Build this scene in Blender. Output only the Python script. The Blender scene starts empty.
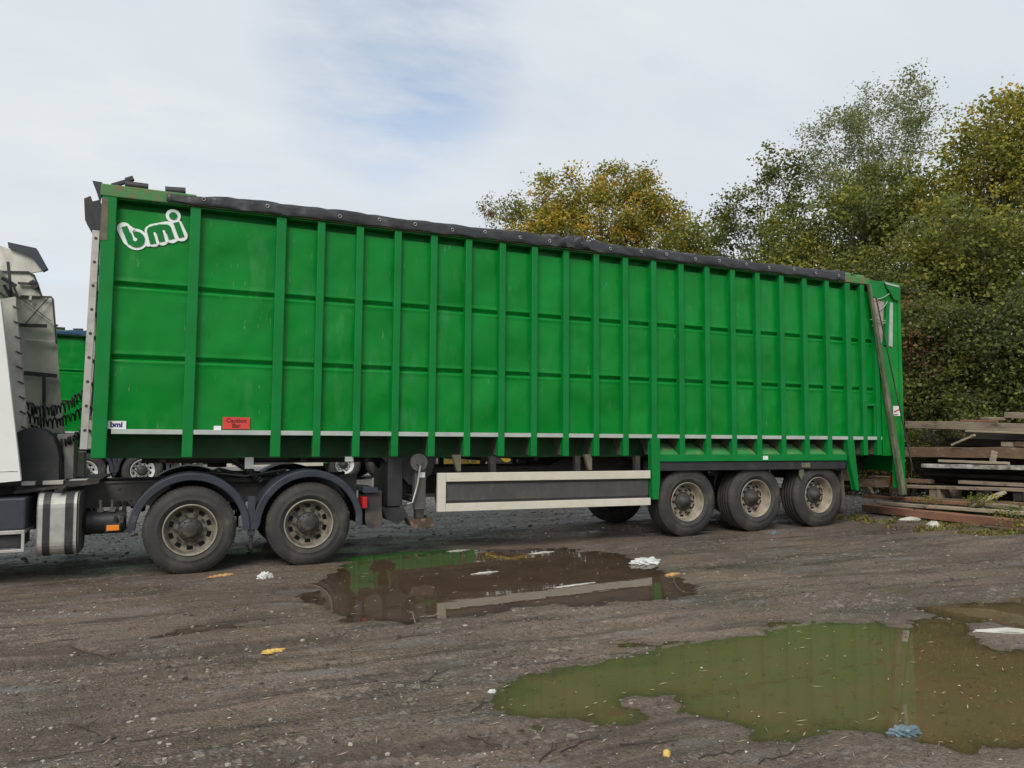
import bpy, bmesh, math, random
import numpy as np
from mathutils import Matrix, Vector, Euler

random.seed(7)
rng = np.random.default_rng(11)
sc = bpy.context.scene
col = sc.collection

# ------------------------------------------------------------------ camera
TILT = 0.017                        # the trailer stands nose-up by one degree
F_PX = 767.5447
CX, CY, CZ, YAW, PITCH, ROLL = -4.1844, -9.6408, 1.4352, 0.4071, 0.0697, 0.0075
RT = Matrix.Rotation(TILT, 3, 'Y')
CAM = RT @ Vector((CX, CY, CZ)) + Vector((0, 0, 0.09))
_f0 = Vector((math.sin(YAW), math.cos(YAW), 0)); _r0 = Vector((math.cos(YAW), -math.sin(YAW), 0)); _u0 = Vector((0, 0, 1))
_F = _f0*math.cos(PITCH) + _u0*math.sin(PITCH); _U = _u0*math.cos(PITCH) - _f0*math.sin(PITCH)
_R3 = _r0*math.cos(ROLL) + _U*math.sin(ROLL); _U3 = _U*math.cos(ROLL) - _r0*math.sin(ROLL)
FW, RG, UP = RT @ _F, RT @ _R3, RT @ _U3
cam_d = bpy.data.cameras.new('camera'); cam = bpy.data.objects.new('camera', cam_d); col.objects.link(cam)
cam_d.sensor_fit = 'HORIZONTAL'; cam_d.sensor_width = 36; cam_d.lens = F_PX*36/1024
cam_d.clip_start = 0.1; cam_d.clip_end = 2000
m = Matrix.Identity(4)
for i in range(3):
    m[i][0] = RG[i]; m[i][1] = UP[i]; m[i][2] = -FW[i]; m[i][3] = CAM[i]
cam.matrix_world = m
sc.camera = cam

def ray(x, y): return FW + RG*((x-512)/F_PX) + UP*((384-y)/F_PX)
def gnd(x, y, z=0.0):               # photo point -> point at height z
    d = ray(x, y); return CAM + d*((z-CAM.z)/d.z)
def aty(x, y, Y):                   # photo point -> point in the plane at depth Y
    d = ray(x, y); return CAM + d*((Y-CAM.y)/d.y)
def atx(x, y, X):
    d = ray(x, y); return CAM + d*((X-CAM.x)/d.x)
def atd(x, y, D): return CAM + ray(x, y)*D
def toT(p): return RT.transposed() @ (Vector(p) - Vector((0, 0, 0.09)))   # world -> trailer frame
def trl(x, y, Y=0.0):               # photo point -> trailer frame point at trailer depth Y
    d = RT.transposed() @ ray(x, y); c = Vector((CX, CY, CZ)); return c + d*((Y-c.y)/d.y)

# ------------------------------------------------------------------ world, sun, exposure
SUN_EL, SUN_AZ = math.radians(42), math.radians(218)     # azimuth clockwise from +Y
w = bpy.data.worlds.new('World'); sc.world = w; w.use_nodes = True
nt = w.node_tree; N = nt.nodes; L = nt.links
for n in list(N): N.remove(n)
out = N.new('ShaderNodeOutputWorld'); bg = N.new('ShaderNodeBackground'); L.new(bg.outputs[0], out.inputs[0])
bg.inputs['Strength'].default_value = 0.1
sky = N.new('ShaderNodeTexSky'); sky.sky_type = 'NISHITA'; sky.sun_disc = False
sky.sun_elevation = SUN_EL; sky.sun_rotation = SUN_AZ
tc = N.new('ShaderNodeTexCoord')
def math_node(op, a, b=None):
    n = N.new('ShaderNodeMath'); n.operation = op
    for i, v in enumerate((a, b)):
        if v is None: continue
        if isinstance(v, (int, float)): n.inputs[i].default_value = v
        else: L.new(v, n.inputs[i])
    return n.outputs[0]
sep = N.new('ShaderNodeSeparateXYZ'); L.new(tc.outputs['Generated'], sep.inputs[0])
den = math_node('ADD', math_node('MAXIMUM', sep.outputs[2], 0.0), 0.22)
cmb = N.new('ShaderNodeCombineXYZ')
L.new(math_node('DIVIDE', sep.outputs[0], den), cmb.inputs[0]); L.new(math_node('DIVIDE', sep.outputs[1], den), cmb.inputs[1])
mp = N.new('ShaderNodeMapping'); mp.inputs['Rotation'].default_value = (0, 0, 0.4); mp.inputs['Scale'].default_value = (0.75, 1.5, 1)
L.new(cmb.outputs[0], mp.inputs[0])
n1 = N.new('ShaderNodeTexNoise'); n1.inputs['Scale'].default_value = 1.1; n1.inputs['Detail'].default_value = 8; n1.inputs['Roughness'].default_value = 0.55
L.new(mp.outputs[0], n1.inputs['Vector'])
n2 = N.new('ShaderNodeTexNoise'); n2.inputs['Scale'].default_value = 2.6; n2.inputs['Detail'].default_value = 7; n2.inputs['Roughness'].default_value = 0.6
L.new(mp.outputs[0], n2.inputs['Vector'])
cr = N.new('ShaderNodeValToRGB'); cr.color_ramp.elements[0].position = 0.28; cr.color_ramp.elements[1].position = 0.7
cr.color_ramp.elements[0].color = (6.5, 7.05, 7.7, 1); cr.color_ramp.elements[1].color = (7.9, 8.35, 8.6, 1)
L.new(n1.outputs[0], cr.inputs[0])
# a gap of thin cloud where the blue shows through, high ahead and a little left
dirv = ray(395, 55).normalized()
dt = N.new('ShaderNodeVectorMath'); dt.operation = 'DOT_PRODUCT'; dt.inputs[1].default_value = dirv
nrm = N.new('ShaderNodeVectorMath'); nrm.operation = 'NORMALIZE'; L.new(tc.outputs['Generated'], nrm.inputs[0]); L.new(nrm.outputs[0], dt.inputs[0])
gap = N.new('ShaderNodeMapRange'); gap.inputs['From Min'].default_value = 0.984; gap.inputs['From Max'].default_value = 1.0
gap.inputs['To Min'].default_value = 0; gap.inputs['To Max'].default_value = 0.62; gap.interpolation_type = 'SMOOTHSTEP'
L.new(dt.outputs['Value'], gap.inputs['Value'])
nr = N.new('ShaderNodeMapRange'); nr.inputs['From Min'].default_value = 0.30; nr.inputs['From Max'].default_value = 0.56; nr.inputs['To Min'].default_value = 0; nr.inputs['To Max'].default_value = 1.0
L.new(n2.outputs[0], nr.inputs['Value'])
thin = N.new('ShaderNodeMapRange'); thin.inputs['From Min'].default_value = 0.52; thin.inputs['From Max'].default_value = 0.75; thin.inputs['To Max'].default_value = 0.14
L.new(n2.outputs[0], thin.inputs['Value'])
fac = math_node('ADD', math_node('MULTIPLY', gap.outputs[0], nr.outputs[0]), thin.outputs[0])
mx = N.new('ShaderNodeMixRGB'); L.new(fac, mx.inputs[0]); L.new(cr.outputs[0], mx.inputs[1]); 
skb = N.new('ShaderNodeMixRGB'); skb.blend_type = 'MULTIPLY'; skb.inputs[0].default_value = 1; L.new(sky.outputs[0], skb.inputs[1]); skb.inputs[2].default_value = (1.9, 1.9, 1.85, 1)
L.new(skb.outputs[0], mx.inputs[2])
L.new(mx.outputs[0], bg.inputs['Color'])

sd = bpy.data.lights.new('sun', 'SUN'); sd.energy = 2.8; sd.angle = math.radians(28); sd.color = (1, 0.95, 0.87)
sun = bpy.data.objects.new('sun', sd); col.objects.link(sun)
sdir = Vector((math.sin(SUN_AZ)*math.cos(SUN_EL), math.cos(SUN_AZ)*math.cos(SUN_EL), math.sin(SUN_EL)))
sun.rotation_euler = sdir.to_track_quat('Z', 'Y').to_euler(); sun.location = (0, -30, 40)
vs = sc.view_settings; vs.view_transform = 'Standard'; vs.look = 'None'; vs.exposure = 0.0; vs.gamma = 1; vs.use_curve_mapping = False

# ------------------------------------------------------------------ materials
def mk(name, c1, c2=None, scale=3.0, rough=0.5, rough2=None, metal=0.0, bump=0.0, bscale=40.0, spec=0.5,
       dirt=None, dscale=2.0, dlo=0.55, dhi=0.7, stretch=(1, 1, 1), dstretch=(1, 1, 1), dents=0.0, dentscale=0.9, detail=5, emit=None, dirt2=None):
    M = bpy.data.materials.new(name); M.use_nodes = True; t = M.node_tree; nn = t.nodes; ll = t.links
    b = nn['Principled BSDF']; b.inputs['Metallic'].default_value = metal; b.inputs['Specular IOR Level'].default_value = spec
    tc = nn.new('ShaderNodeTexCoord')
    def noise(s, st=(1, 1, 1), d=5, r=0.55):
        mp = nn.new('ShaderNodeMapping'); mp.inputs['Scale'].default_value = st; ll.new(tc.outputs['Object'], mp.inputs[0])
        n = nn.new('ShaderNodeTexNoise'); n.inputs['Scale'].default_value = s; n.inputs['Detail'].default_value = d; n.inputs['Roughness'].default_value = r
        ll.new(mp.outputs[0], n.inputs['Vector']); return n.outputs[0]
    def rr(src, lo, hi, a, c):
        n = nn.new('ShaderNodeMapRange'); n.inputs['From Min'].default_value = lo; n.inputs['From Max'].default_value = hi
        n.inputs['To Min'].default_value = a; n.inputs['To Max'].default_value = c; ll.new(src, n.inputs['Value']); return n.outputs[0]
    c2 = c2 or tuple(v*0.8 for v in c1)
    n = noise(scale, stretch, detail)
    mixn = nn.new('ShaderNodeMixRGB'); ll.new(rr(n, 0.32, 0.68, 0, 1), mixn.inputs[0]); mixn.inputs[1].default_value = (*c1, 1); mixn.inputs[2].default_value = (*c2, 1)
    base = mixn.outputs[0]
    ro = rr(n, 0.3, 0.7, rough, rough if rough2 is None else rough2)
    if dirt:
        dn = rr(noise(dscale, dstretch, 8, 0.65), dlo, dhi, 0, 1)
        m2 = nn.new('ShaderNodeMixRGB'); ll.new(dn, m2.inputs[0]); ll.new(base, m2.inputs[1]); m2.inputs[2].default_value = (*dirt, 1); base = m2.outputs[0]
        mm = nn.new('ShaderNodeMixRGB'); ll.new(dn, mm.inputs[0]); ll.new(ro, mm.inputs[1]); mm.inputs[2].default_value = (0.85,)*3+(1,); ro = mm.outputs[0]
    if dirt2:
        dn2 = rr(noise(22, (1.5, 1, 0.22), 6, 0.7), 0.635, 0.69, 0, 0.85)
        dn3 = rr(noise(1.7, (1, 1, 0.6), 4, 0.6), 0.46, 0.60, 0, 1)
        mu = nn.new('ShaderNodeMath'); mu.operation = 'MULTIPLY'; ll.new(dn2, mu.inputs[0]); ll.new(dn3, mu.inputs[1])
        m3 = nn.new('ShaderNodeMixRGB'); ll.new(mu.outputs[0], m3.inputs[0]); ll.new(base, m3.inputs[1]); m3.inputs[2].default_value = (*dirt2, 1); base = m3.outputs[0]
    ll.new(base, b.inputs['Base Color']); ll.new(ro, b.inputs['Roughness'])
    prev = None
    if bump:
        bp = nn.new('ShaderNodeBump'); bp.inputs['Strength'].default_value = bump; bp.inputs['Distance'].default_value = 0.01
        ll.new(noise(bscale, (1, 1, 1), 6, 0.6), bp.inputs['Height']); prev = bp
    if dents:
        bp = nn.new('ShaderNodeBump'); bp.inputs['Strength'].default_value = 1; bp.inputs['Distance'].default_value = dents
        ll.new(noise(dentscale, (1, 1, 0.8), 2, 0.4), bp.inputs['Height'])
        if prev: ll.new(prev.outputs[0], bp.inputs['Normal'])
        prev = bp
    if prev: ll.new(prev.outputs[0], b.inputs['Normal'])
    if emit: b.inputs['Emission Color'].default_value = (*emit, 1); b.inputs['Emission Strength'].default_value = 1
    M.diffuse_color = (*c1, 1)
    return M

MT = {}
G1 = (0.0, 0.208, 0.024); G2 = (0.0, 0.165, 0.016)
MT['green'] = mk('green_panel_paint', G1, G2, 1.3, 0.24, 0.36, spec=0.24, dirt=(0.03, 0.22, 0.06), dirt2=(0.16, 0.26, 0.16), dscale=2.6, dlo=0.56, dhi=0.80, dstretch=(1.4, 1, 0.4), dents=0.11, dentscale=1.5, bump=0.04, bscale=60)
MT['green_rib'] = mk('green_rib_paint', (0.003, 0.190, 0.038), (0.002, 0.150, 0.025), 2.0, 0.4, 0.55, spec=0.22, dirt2=(0.13, 0.075, 0.035), dirt=(0.11, 0.10, 0.05), dscale=6, dlo=0.63, dhi=0.76, dstretch=(3, 1, 0.5), bump=0.06, bscale=50)
MT['green_dirty'] = mk('green_scuffed_paint', (0.02, 0.23, 0.05), (0.05, 0.21, 0.06), 4, 0.5, 0.7, dirt=(0.22, 0.17, 0.10), dscale=6, dlo=0.52, dhi=0.68, bump=0.15, bscale=30)
MT['green_rust'] = mk('green_rusted_rail', (0.03, 0.20, 0.05), (0.10, 0.17, 0.07), 4, 0.6, 0.8, dirt=(0.20, 0.12, 0.06), dscale=5, dlo=0.5, dhi=0.6, bump=0.3, bscale=30)
MT['green_dark'] = mk('green_lower_shaded', (0.006, 0.10, 0.022), (0.012, 0.07, 0.02), 3, 0.6, 0.8, dirt=(0.05, 0.045, 0.03), dscale=2.5, dlo=0.45, dhi=0.7, bump=0.1)  # darker copy of the green, shade of the recess painted in, plus dirt
MT['ledge'] = mk('pale_ledge_metal', (0.42, 0.45, 0.42), (0.32, 0.36, 0.33), 5, 0.5, 0.7, dirt=(0.5, 0.52, 0.48), dscale=8, dlo=0.6, dhi=0.7)
MT['gusset'] = mk('dirty_gusset_steel', (0.17, 0.14, 0.10), (0.10, 0.10, 0.065), 6, 0.8, 0.9, dirt=(0.05, 0.09, 0.04), dscale=5)
MT['tarp'] = mk('black_tarp', (0.017, 0.018, 0.021), (0.034, 0.035, 0.040), 3, 0.34, 0.5, bump=0.5, bscale=9, dents=0.05, dentscale=4.0, dirt=(0.09, 0.09, 0.095), dscale=5, dlo=0.6, dhi=0.8)
MT['tarp_blue'] = mk('blue_tarp', (0.012, 0.05, 0.10), (0.02, 0.07, 0.13), 3, 0.4, 0.55, bump=0.3, bscale=14)
MT['alu'] = mk('dull_aluminium', (0.47, 0.455, 0.41), (0.34, 0.33, 0.30), 8, 0.42, 0.6, metal=0.35, dirt=(0.2, 0.18, 0.15), dscale=10, dlo=0.6, dhi=0.75)
MT['cream'] = mk('cream_guard_rail', (0.58, 0.55, 0.46), (0.50, 0.47, 0.39), 4, 0.5, 0.65, dirt=(0.30, 0.26, 0.19), dscale=5, dlo=0.58, dhi=0.8, bump=0.05, dstretch=(0.6, 1, 3))
MT['guard'] = mk('grey_guard_panel', (0.045, 0.045, 0.045), (0.065, 0.063, 0.06), 4, 0.5, 0.65, dirt=(0.11, 0.10, 0.085), dscale=4, dlo=0.55, dhi=0.8, dstretch=(3, 1, 1))
MT['chassis'] = mk('grimy_chassis_steel', (0.018, 0.017, 0.016), (0.036, 0.031, 0.026), 5, 0.6, 0.85, dirt=(0.10, 0.075, 0.05), dscale=6, dlo=0.55, dhi=0.75, bump=0.25, bscale=30)
MT['chassis_grey'] = mk('grey_chassis_rail', (0.055, 0.052, 0.05), (0.09, 0.085, 0.08), 5, 0.6, 0.8, dirt=(0.13, 0.115, 0.10), dscale=7, dlo=0.5, dhi=0.8, bump=0.15)
MT['rust'] = mk('rusty_steel', (0.10, 0.062, 0.040), (0.055, 0.038, 0.028), 8, 0.8, 0.9, dirt=(0.26, 0.19, 0.13), dscale=9, bump=0.4)
MT['black'] = mk('black_plastic', (0.018, 0.018, 0.02), (0.03, 0.03, 0.032), 6, 0.45, 0.6, dirt=(0.07, 0.065, 0.055), dscale=4, dlo=0.55, dhi=0.8)
MT['mudguard'] = mk('faded_mudguard_plastic', (0.020, 0.027, 0.038), (0.034, 0.041, 0.052), 5, 0.5, 0.65, dirt=(0.13, 0.12, 0.11), dscale=5, dlo=0.58, dhi=0.8, bump=0.08)
MT['rubber_flap'] = mk('rubber_mudflap', (0.02, 0.02, 0.02), (0.045, 0.04, 0.036), 5, 0.7, 0.85, dirt=(0.12, 0.10, 0.08), dscale=3, dlo=0.5, dhi=0.7)
MT['white'] = mk('white_cab_paint', (0.72, 0.73, 0.70), (0.66, 0.67, 0.64), 2, 0.3, 0.4, dirt=(0.5, 0.48, 0.42), dscale=4, dlo=0.6, dhi=0.85)
MT['cabgrey'] = mk('grimy_cab_back', (0.60, 0.57, 0.51), (0.47, 0.445, 0.40), 3, 0.6, 0.75, dirt=(0.27, 0.25, 0.21), dscale=3.5, dlo=0.5, dhi=0.75, dstretch=(2, 2, 0.7))
MT['glass'] = mk('dark_window_glass', (0.02, 0.025, 0.03), (0.025, 0.03, 0.035), 2, 0.05, 0.08, spec=0.8)
MT['hub'] = mk('greasy_hub', (0.022, 0.021, 0.02), (0.045, 0.042, 0.034), 12, 0.5, 0.75, dirt=(0.09, 0.08, 0.055), dscale=10)
MT['rim_dirty'] = mk('mud_stained_rim', (0.34, 0.29, 0.22), (0.22, 0.185, 0.14), 7, 0.6, 0.8, dirt=(0.12, 0.10, 0.075), dscale=6, dlo=0.5, dhi=0.75, bump=0.1)
MT['rim_drive'] = mk('brown_dusty_drive_rim', (0.20, 0.175, 0.135), (0.11, 0.095, 0.07), 9, 0.6, 0.8, dirt=(0.05, 0.045, 0.038), dscale=9, dlo=0.5, dhi=0.7, bump=0.15)
MT['rim_lip'] = mk('scraped_rim_lip', (0.33, 0.31, 0.25), (0.24, 0.22, 0.17), 9, 0.5, 0.65, metal=0.3)
MT['orange'] = mk('amber_lens', (0.75, 0.22, 0.02), (0.7, 0.2, 0.02), 5, 0.25, 0.3)
MT['red'] = mk('red_lens', (0.45, 0.012, 0.012), (0.35, 0.01, 0.01), 5, 0.25, 0.3)
MT['redsign'] = mk('red_sign_face', (0.62, 0.045, 0.03), (0.55, 0.05, 0.035), 6, 0.5, 0.6)
MT['whitesign'] = mk('white_sign_face', (0.72, 0.74, 0.74), (0.65, 0.67, 0.68), 8, 0.5, 0.6)
MT['logo_white'] = mk('white_vinyl', (0.78, 0.80, 0.79), (0.72, 0.76, 0.73), 8, 0.45, 0.5)
MT['navy'] = mk('navy_print', (0.015, 0.015, 0.12), None, 8, 0.5)
MT['ink'] = mk('dark_print', (0.04, 0.005, 0.005), None, 8, 0.5)
MT['pink'] = mk('faded_pink_cloth', (0.36, 0.30, 0.27), (0.26, 0.21, 0.19), 8, 0.8, 0.9, bump=0.4, bscale=20, dirt=(0.12, 0.11, 0.09), dscale=9)
MT['pole'] = mk('mossy_steel_pole', (0.055, 0.10, 0.035), (0.10, 0.11, 0.07), 6, 0.7, 0.85, dirt=(0.19, 0.17, 0.13), dscale=5, dlo=0.5, dhi=0.65, dstretch=(2, 2, 0.5), bump=0.2)

def tyre_mat():
    M = mk('worn_tyre_rubber', (0.024, 0.023, 0.022), (0.040, 0.038, 0.034), 5, 0.7, 0.85, dirt=(0.09, 0.08, 0.065), dscale=4, dlo=0.5, dhi=0.75, bump=0.25, bscale=45)
    return M
MT['tyre'] = tyre_mat()

# ------------------------------------------------------------------ mesh helper
class MB:
    def __init__(s): s.v = []; s.f = []; s.mi = []; s.sm = []
    def add(s, vs, fs, mi=0, sm=False):
        o = len(s.v); s.v += [tuple(p) for p in vs]
        for f in fs: s.f.append(tuple(i+o for i in f)); s.mi.append(mi); s.sm.append(sm)
    def box(s, x0, x1, y0, y1, z0, z1, mi=0):
        vs = [(x, y, z) for x in (x0, x1) for y in (y0, y1) for z in (z0, z1)]
        s.add(vs, [(0, 1, 3, 2), (4, 6, 7, 5), (0, 4, 5, 1), (2, 3, 7, 6), (0, 2, 6, 4), (1, 5, 7, 3)], mi)
    def beam(s, p0, p1, w, h, mi=0, up=(0, 0, 1), taper=1.0, jit=0.0):
        p0, p1 = Vector(p0), Vector(p1); d = (p1-p0).normalized(); u = Vector(up); sde = d.cross(u)
        if sde.length < 1e-4: sde = d.cross(Vector((0, 1, 0)))
        sde.normalize(); u = sde.cross(d).normalized(); vs = []
        for p, k in ((p0, 1), (p1, taper)):
            for a, b in ((-1, -1), (1, -1), (1, 1), (-1, 1)):
                vs.append(p + sde*(a*w/2*k) + u*(b*h/2*k) + d*random.uniform(-jit, jit))
        s.add(vs, [(0, 1, 2, 3), (7, 6, 5, 4), (0, 4, 5, 1), (1, 5, 6, 2), (2, 6, 7, 3), (3, 7, 4, 0)], mi)
    def cyl(s, p0, p1, r0, r1=None, n=16, mi=0, caps=True, sm=True):
        s.tube([p0, p1], [r0, r0 if r1 is None else r1], n, mi, caps, sm)
    def tube(s, pts, rs, n=8, mi=0, caps=True, sm=True):
        pts = [Vector(p) for p in pts]
        if isinstance(rs, (int, float)): rs = [rs]*len(pts)
        vs = []; fs = []; ref = None
        for i, p in enumerate(pts):
            d = (pts[min(i+1, len(pts)-1)] - pts[max(i-1, 0)]).normalized()
            if ref is None: ref = d.orthogonal().normalized()
            ref = (ref - d*ref.dot(d)); ref = ref.normalized() if ref.length > 1e-6 else d.orthogonal().normalized()
            b = d.cross(ref)
            for k in range(n):
                a = 2*math.pi*k/n; vs.append(p + (ref*math.cos(a) + b*math.sin(a))*rs[i])
        for i in range(len(pts)-1):
            for k in range(n):
                k2 = (k+1) % n; fs.append((i*n+k, i*n+k2, (i+1)*n+k2, (i+1)*n+k))
        s.add(vs, fs, mi, sm)
        if caps:
            s.add(vs[:n], [tuple(range(n))[::-1]], mi); s.add(vs[-n:], [tuple(range(n))], mi)
    def prism(s, poly, fn, t0, t1, mi=0):      # poly of 2d points, fn(a,b,t) -> xyz
        n = len(poly); vs = [fn(a, b, t0) for a, b in poly] + [fn(a, b, t1) for a, b in poly]
        s.add(vs, [tuple(range(n)), tuple(range(2*n-1, n-1, -1))] + [(i, (i+1) % n, n+(i+1) % n, n+i) for i in range(n)], mi)
    def xz(s, poly, y0, y1, mi=0): s.prism(poly, lambda a, b, t: (a, t, b), y0, y1, mi)
    def yz(s, poly, x0, x1, mi=0): s.prism(poly, lambda a, b, t: (t, a, b), x0, x1, mi)
    def lathe(s, prof, c, sgn=1, n=48, mi=0, skip=None, sm=True):
        # axis along Y; prof = [(r, t)], t measured inward from the outer face; sgn=+1 when inward is +Y
        vs = []; fs = []
        for r, t in prof:
            for k in range(n):
                a = 2*math.pi*k/n; vs.append((c[0]+r*math.cos(a), c[1]+sgn*t, c[2]+r*math.sin(a)))
        for i in range(len(prof)-1):
            for k in range(n):
                if skip and skip(i, k): continue
                k2 = (k+1) % n; fs.append((i*n+k, i*n+k2, (i+1)*n+k2, (i+1)*n+k))
        s.add(vs, fs, mi, sm)
    def grid(s, P, mi=0, sm=True):             # P[i][j] points
        a, b = len(P), len(P[0]); vs = [p for r in P for p in r]
        s.add(vs, [(i*b+j, (i+1)*b+j, (i+1)*b+j+1, i*b+j+1) for i in range(a-1) for j in range(b-1)], mi, sm)
    def build(s, name, mats, parent=None, bevel=0.0, loc=None):
        me = bpy.data.meshes.new(name); me.from_pydata(s.v, [], s.f)
        if not isinstance(mats, (list, tuple)): mats = [mats]
        for mm_ in mats: me.materials.append(MT[mm_] if isinstance(mm_, str) else mm_)
        me.polygons.foreach_set('material_index', s.mi); me.polygons.foreach_set('use_smooth', s.sm)
        me.update(); me.validate()
        o = bpy.data.objects.new(name, me); col.objects.link(o)
        if parent: o.parent = parent
        if loc is not None:                    # shift the origin to loc, keep the shape in place
            v = Vector(loc)
            for q in me.vertices: q.co -= v
            o.location = v
        if bevel:
            b = o.modifiers.new('bevel', 'BEVEL'); b.width = bevel; b.segments = 2; b.limit_method = 'ANGLE'; b.angle_limit = math.radians(40)
        return o

def tag(o, label=None, cat=None, group=None, kind=None):
    if label: o['label'] = label
    if cat: o['category'] = cat
    if group: o['group'] = group
    if kind: o['kind'] = kind
    return o
def empty(name, loc=(0, 0, 0), rot=(0, 0, 0), parent=None):
    o = bpy.data.objects.new(name, None); o.empty_display_size = 0.2; col.objects.link(o); o.location = loc; o.rotation_euler = rot
    if parent: o.parent = parent
    return o
KIDS = {}
def copy_tree(o, parent=None):
    c = o.copy(); col.objects.link(c); c.parent = parent
    for ch in list(o.children): copy_tree(ch, c)
    return c
def text_obj(name, s, size, mat, parent, origin, xdir=(1, 0, 0), zdir=(0, 0, 1), bold=0.0, ext=0.001, align='CENTER', shear=0):
    cu = bpy.data.curves.new(name, 'FONT'); cu.body = s; cu.size = size; cu.offset = bold; cu.extrude = ext; cu.align_x = align; cu.align_y = 'CENTER'; cu.shear = shear
    t = bpy.data.objects.new(name, cu); col.objects.link(t)
    dg = bpy.context.evaluated_depsgraph_get(); dg.update()
    me = bpy.data.meshes.new_from_object(t.evaluated_get(dg)); bpy.data.objects.remove(t)
    me.materials.clear(); me.materials.append(MT[mat]); o = bpy.data.objects.new(name, me); col.objects.link(o); o.parent = parent
    x = Vector(xdir).normalized(); z = Vector(zdir).normalized(); y = x.cross(z)   # local X->x, local Y->z, local Z-> out of the face (-y)
    mm_ = Matrix.Identity(4)
    n_ = x.cross(z)
    for i in range(3): mm_[i][0] = x[i]; mm_[i][1] = z[i]; mm_[i][2] = n_[i]; mm_[i][3] = origin[i]
    o.matrix_local = mm_
    return o

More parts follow.
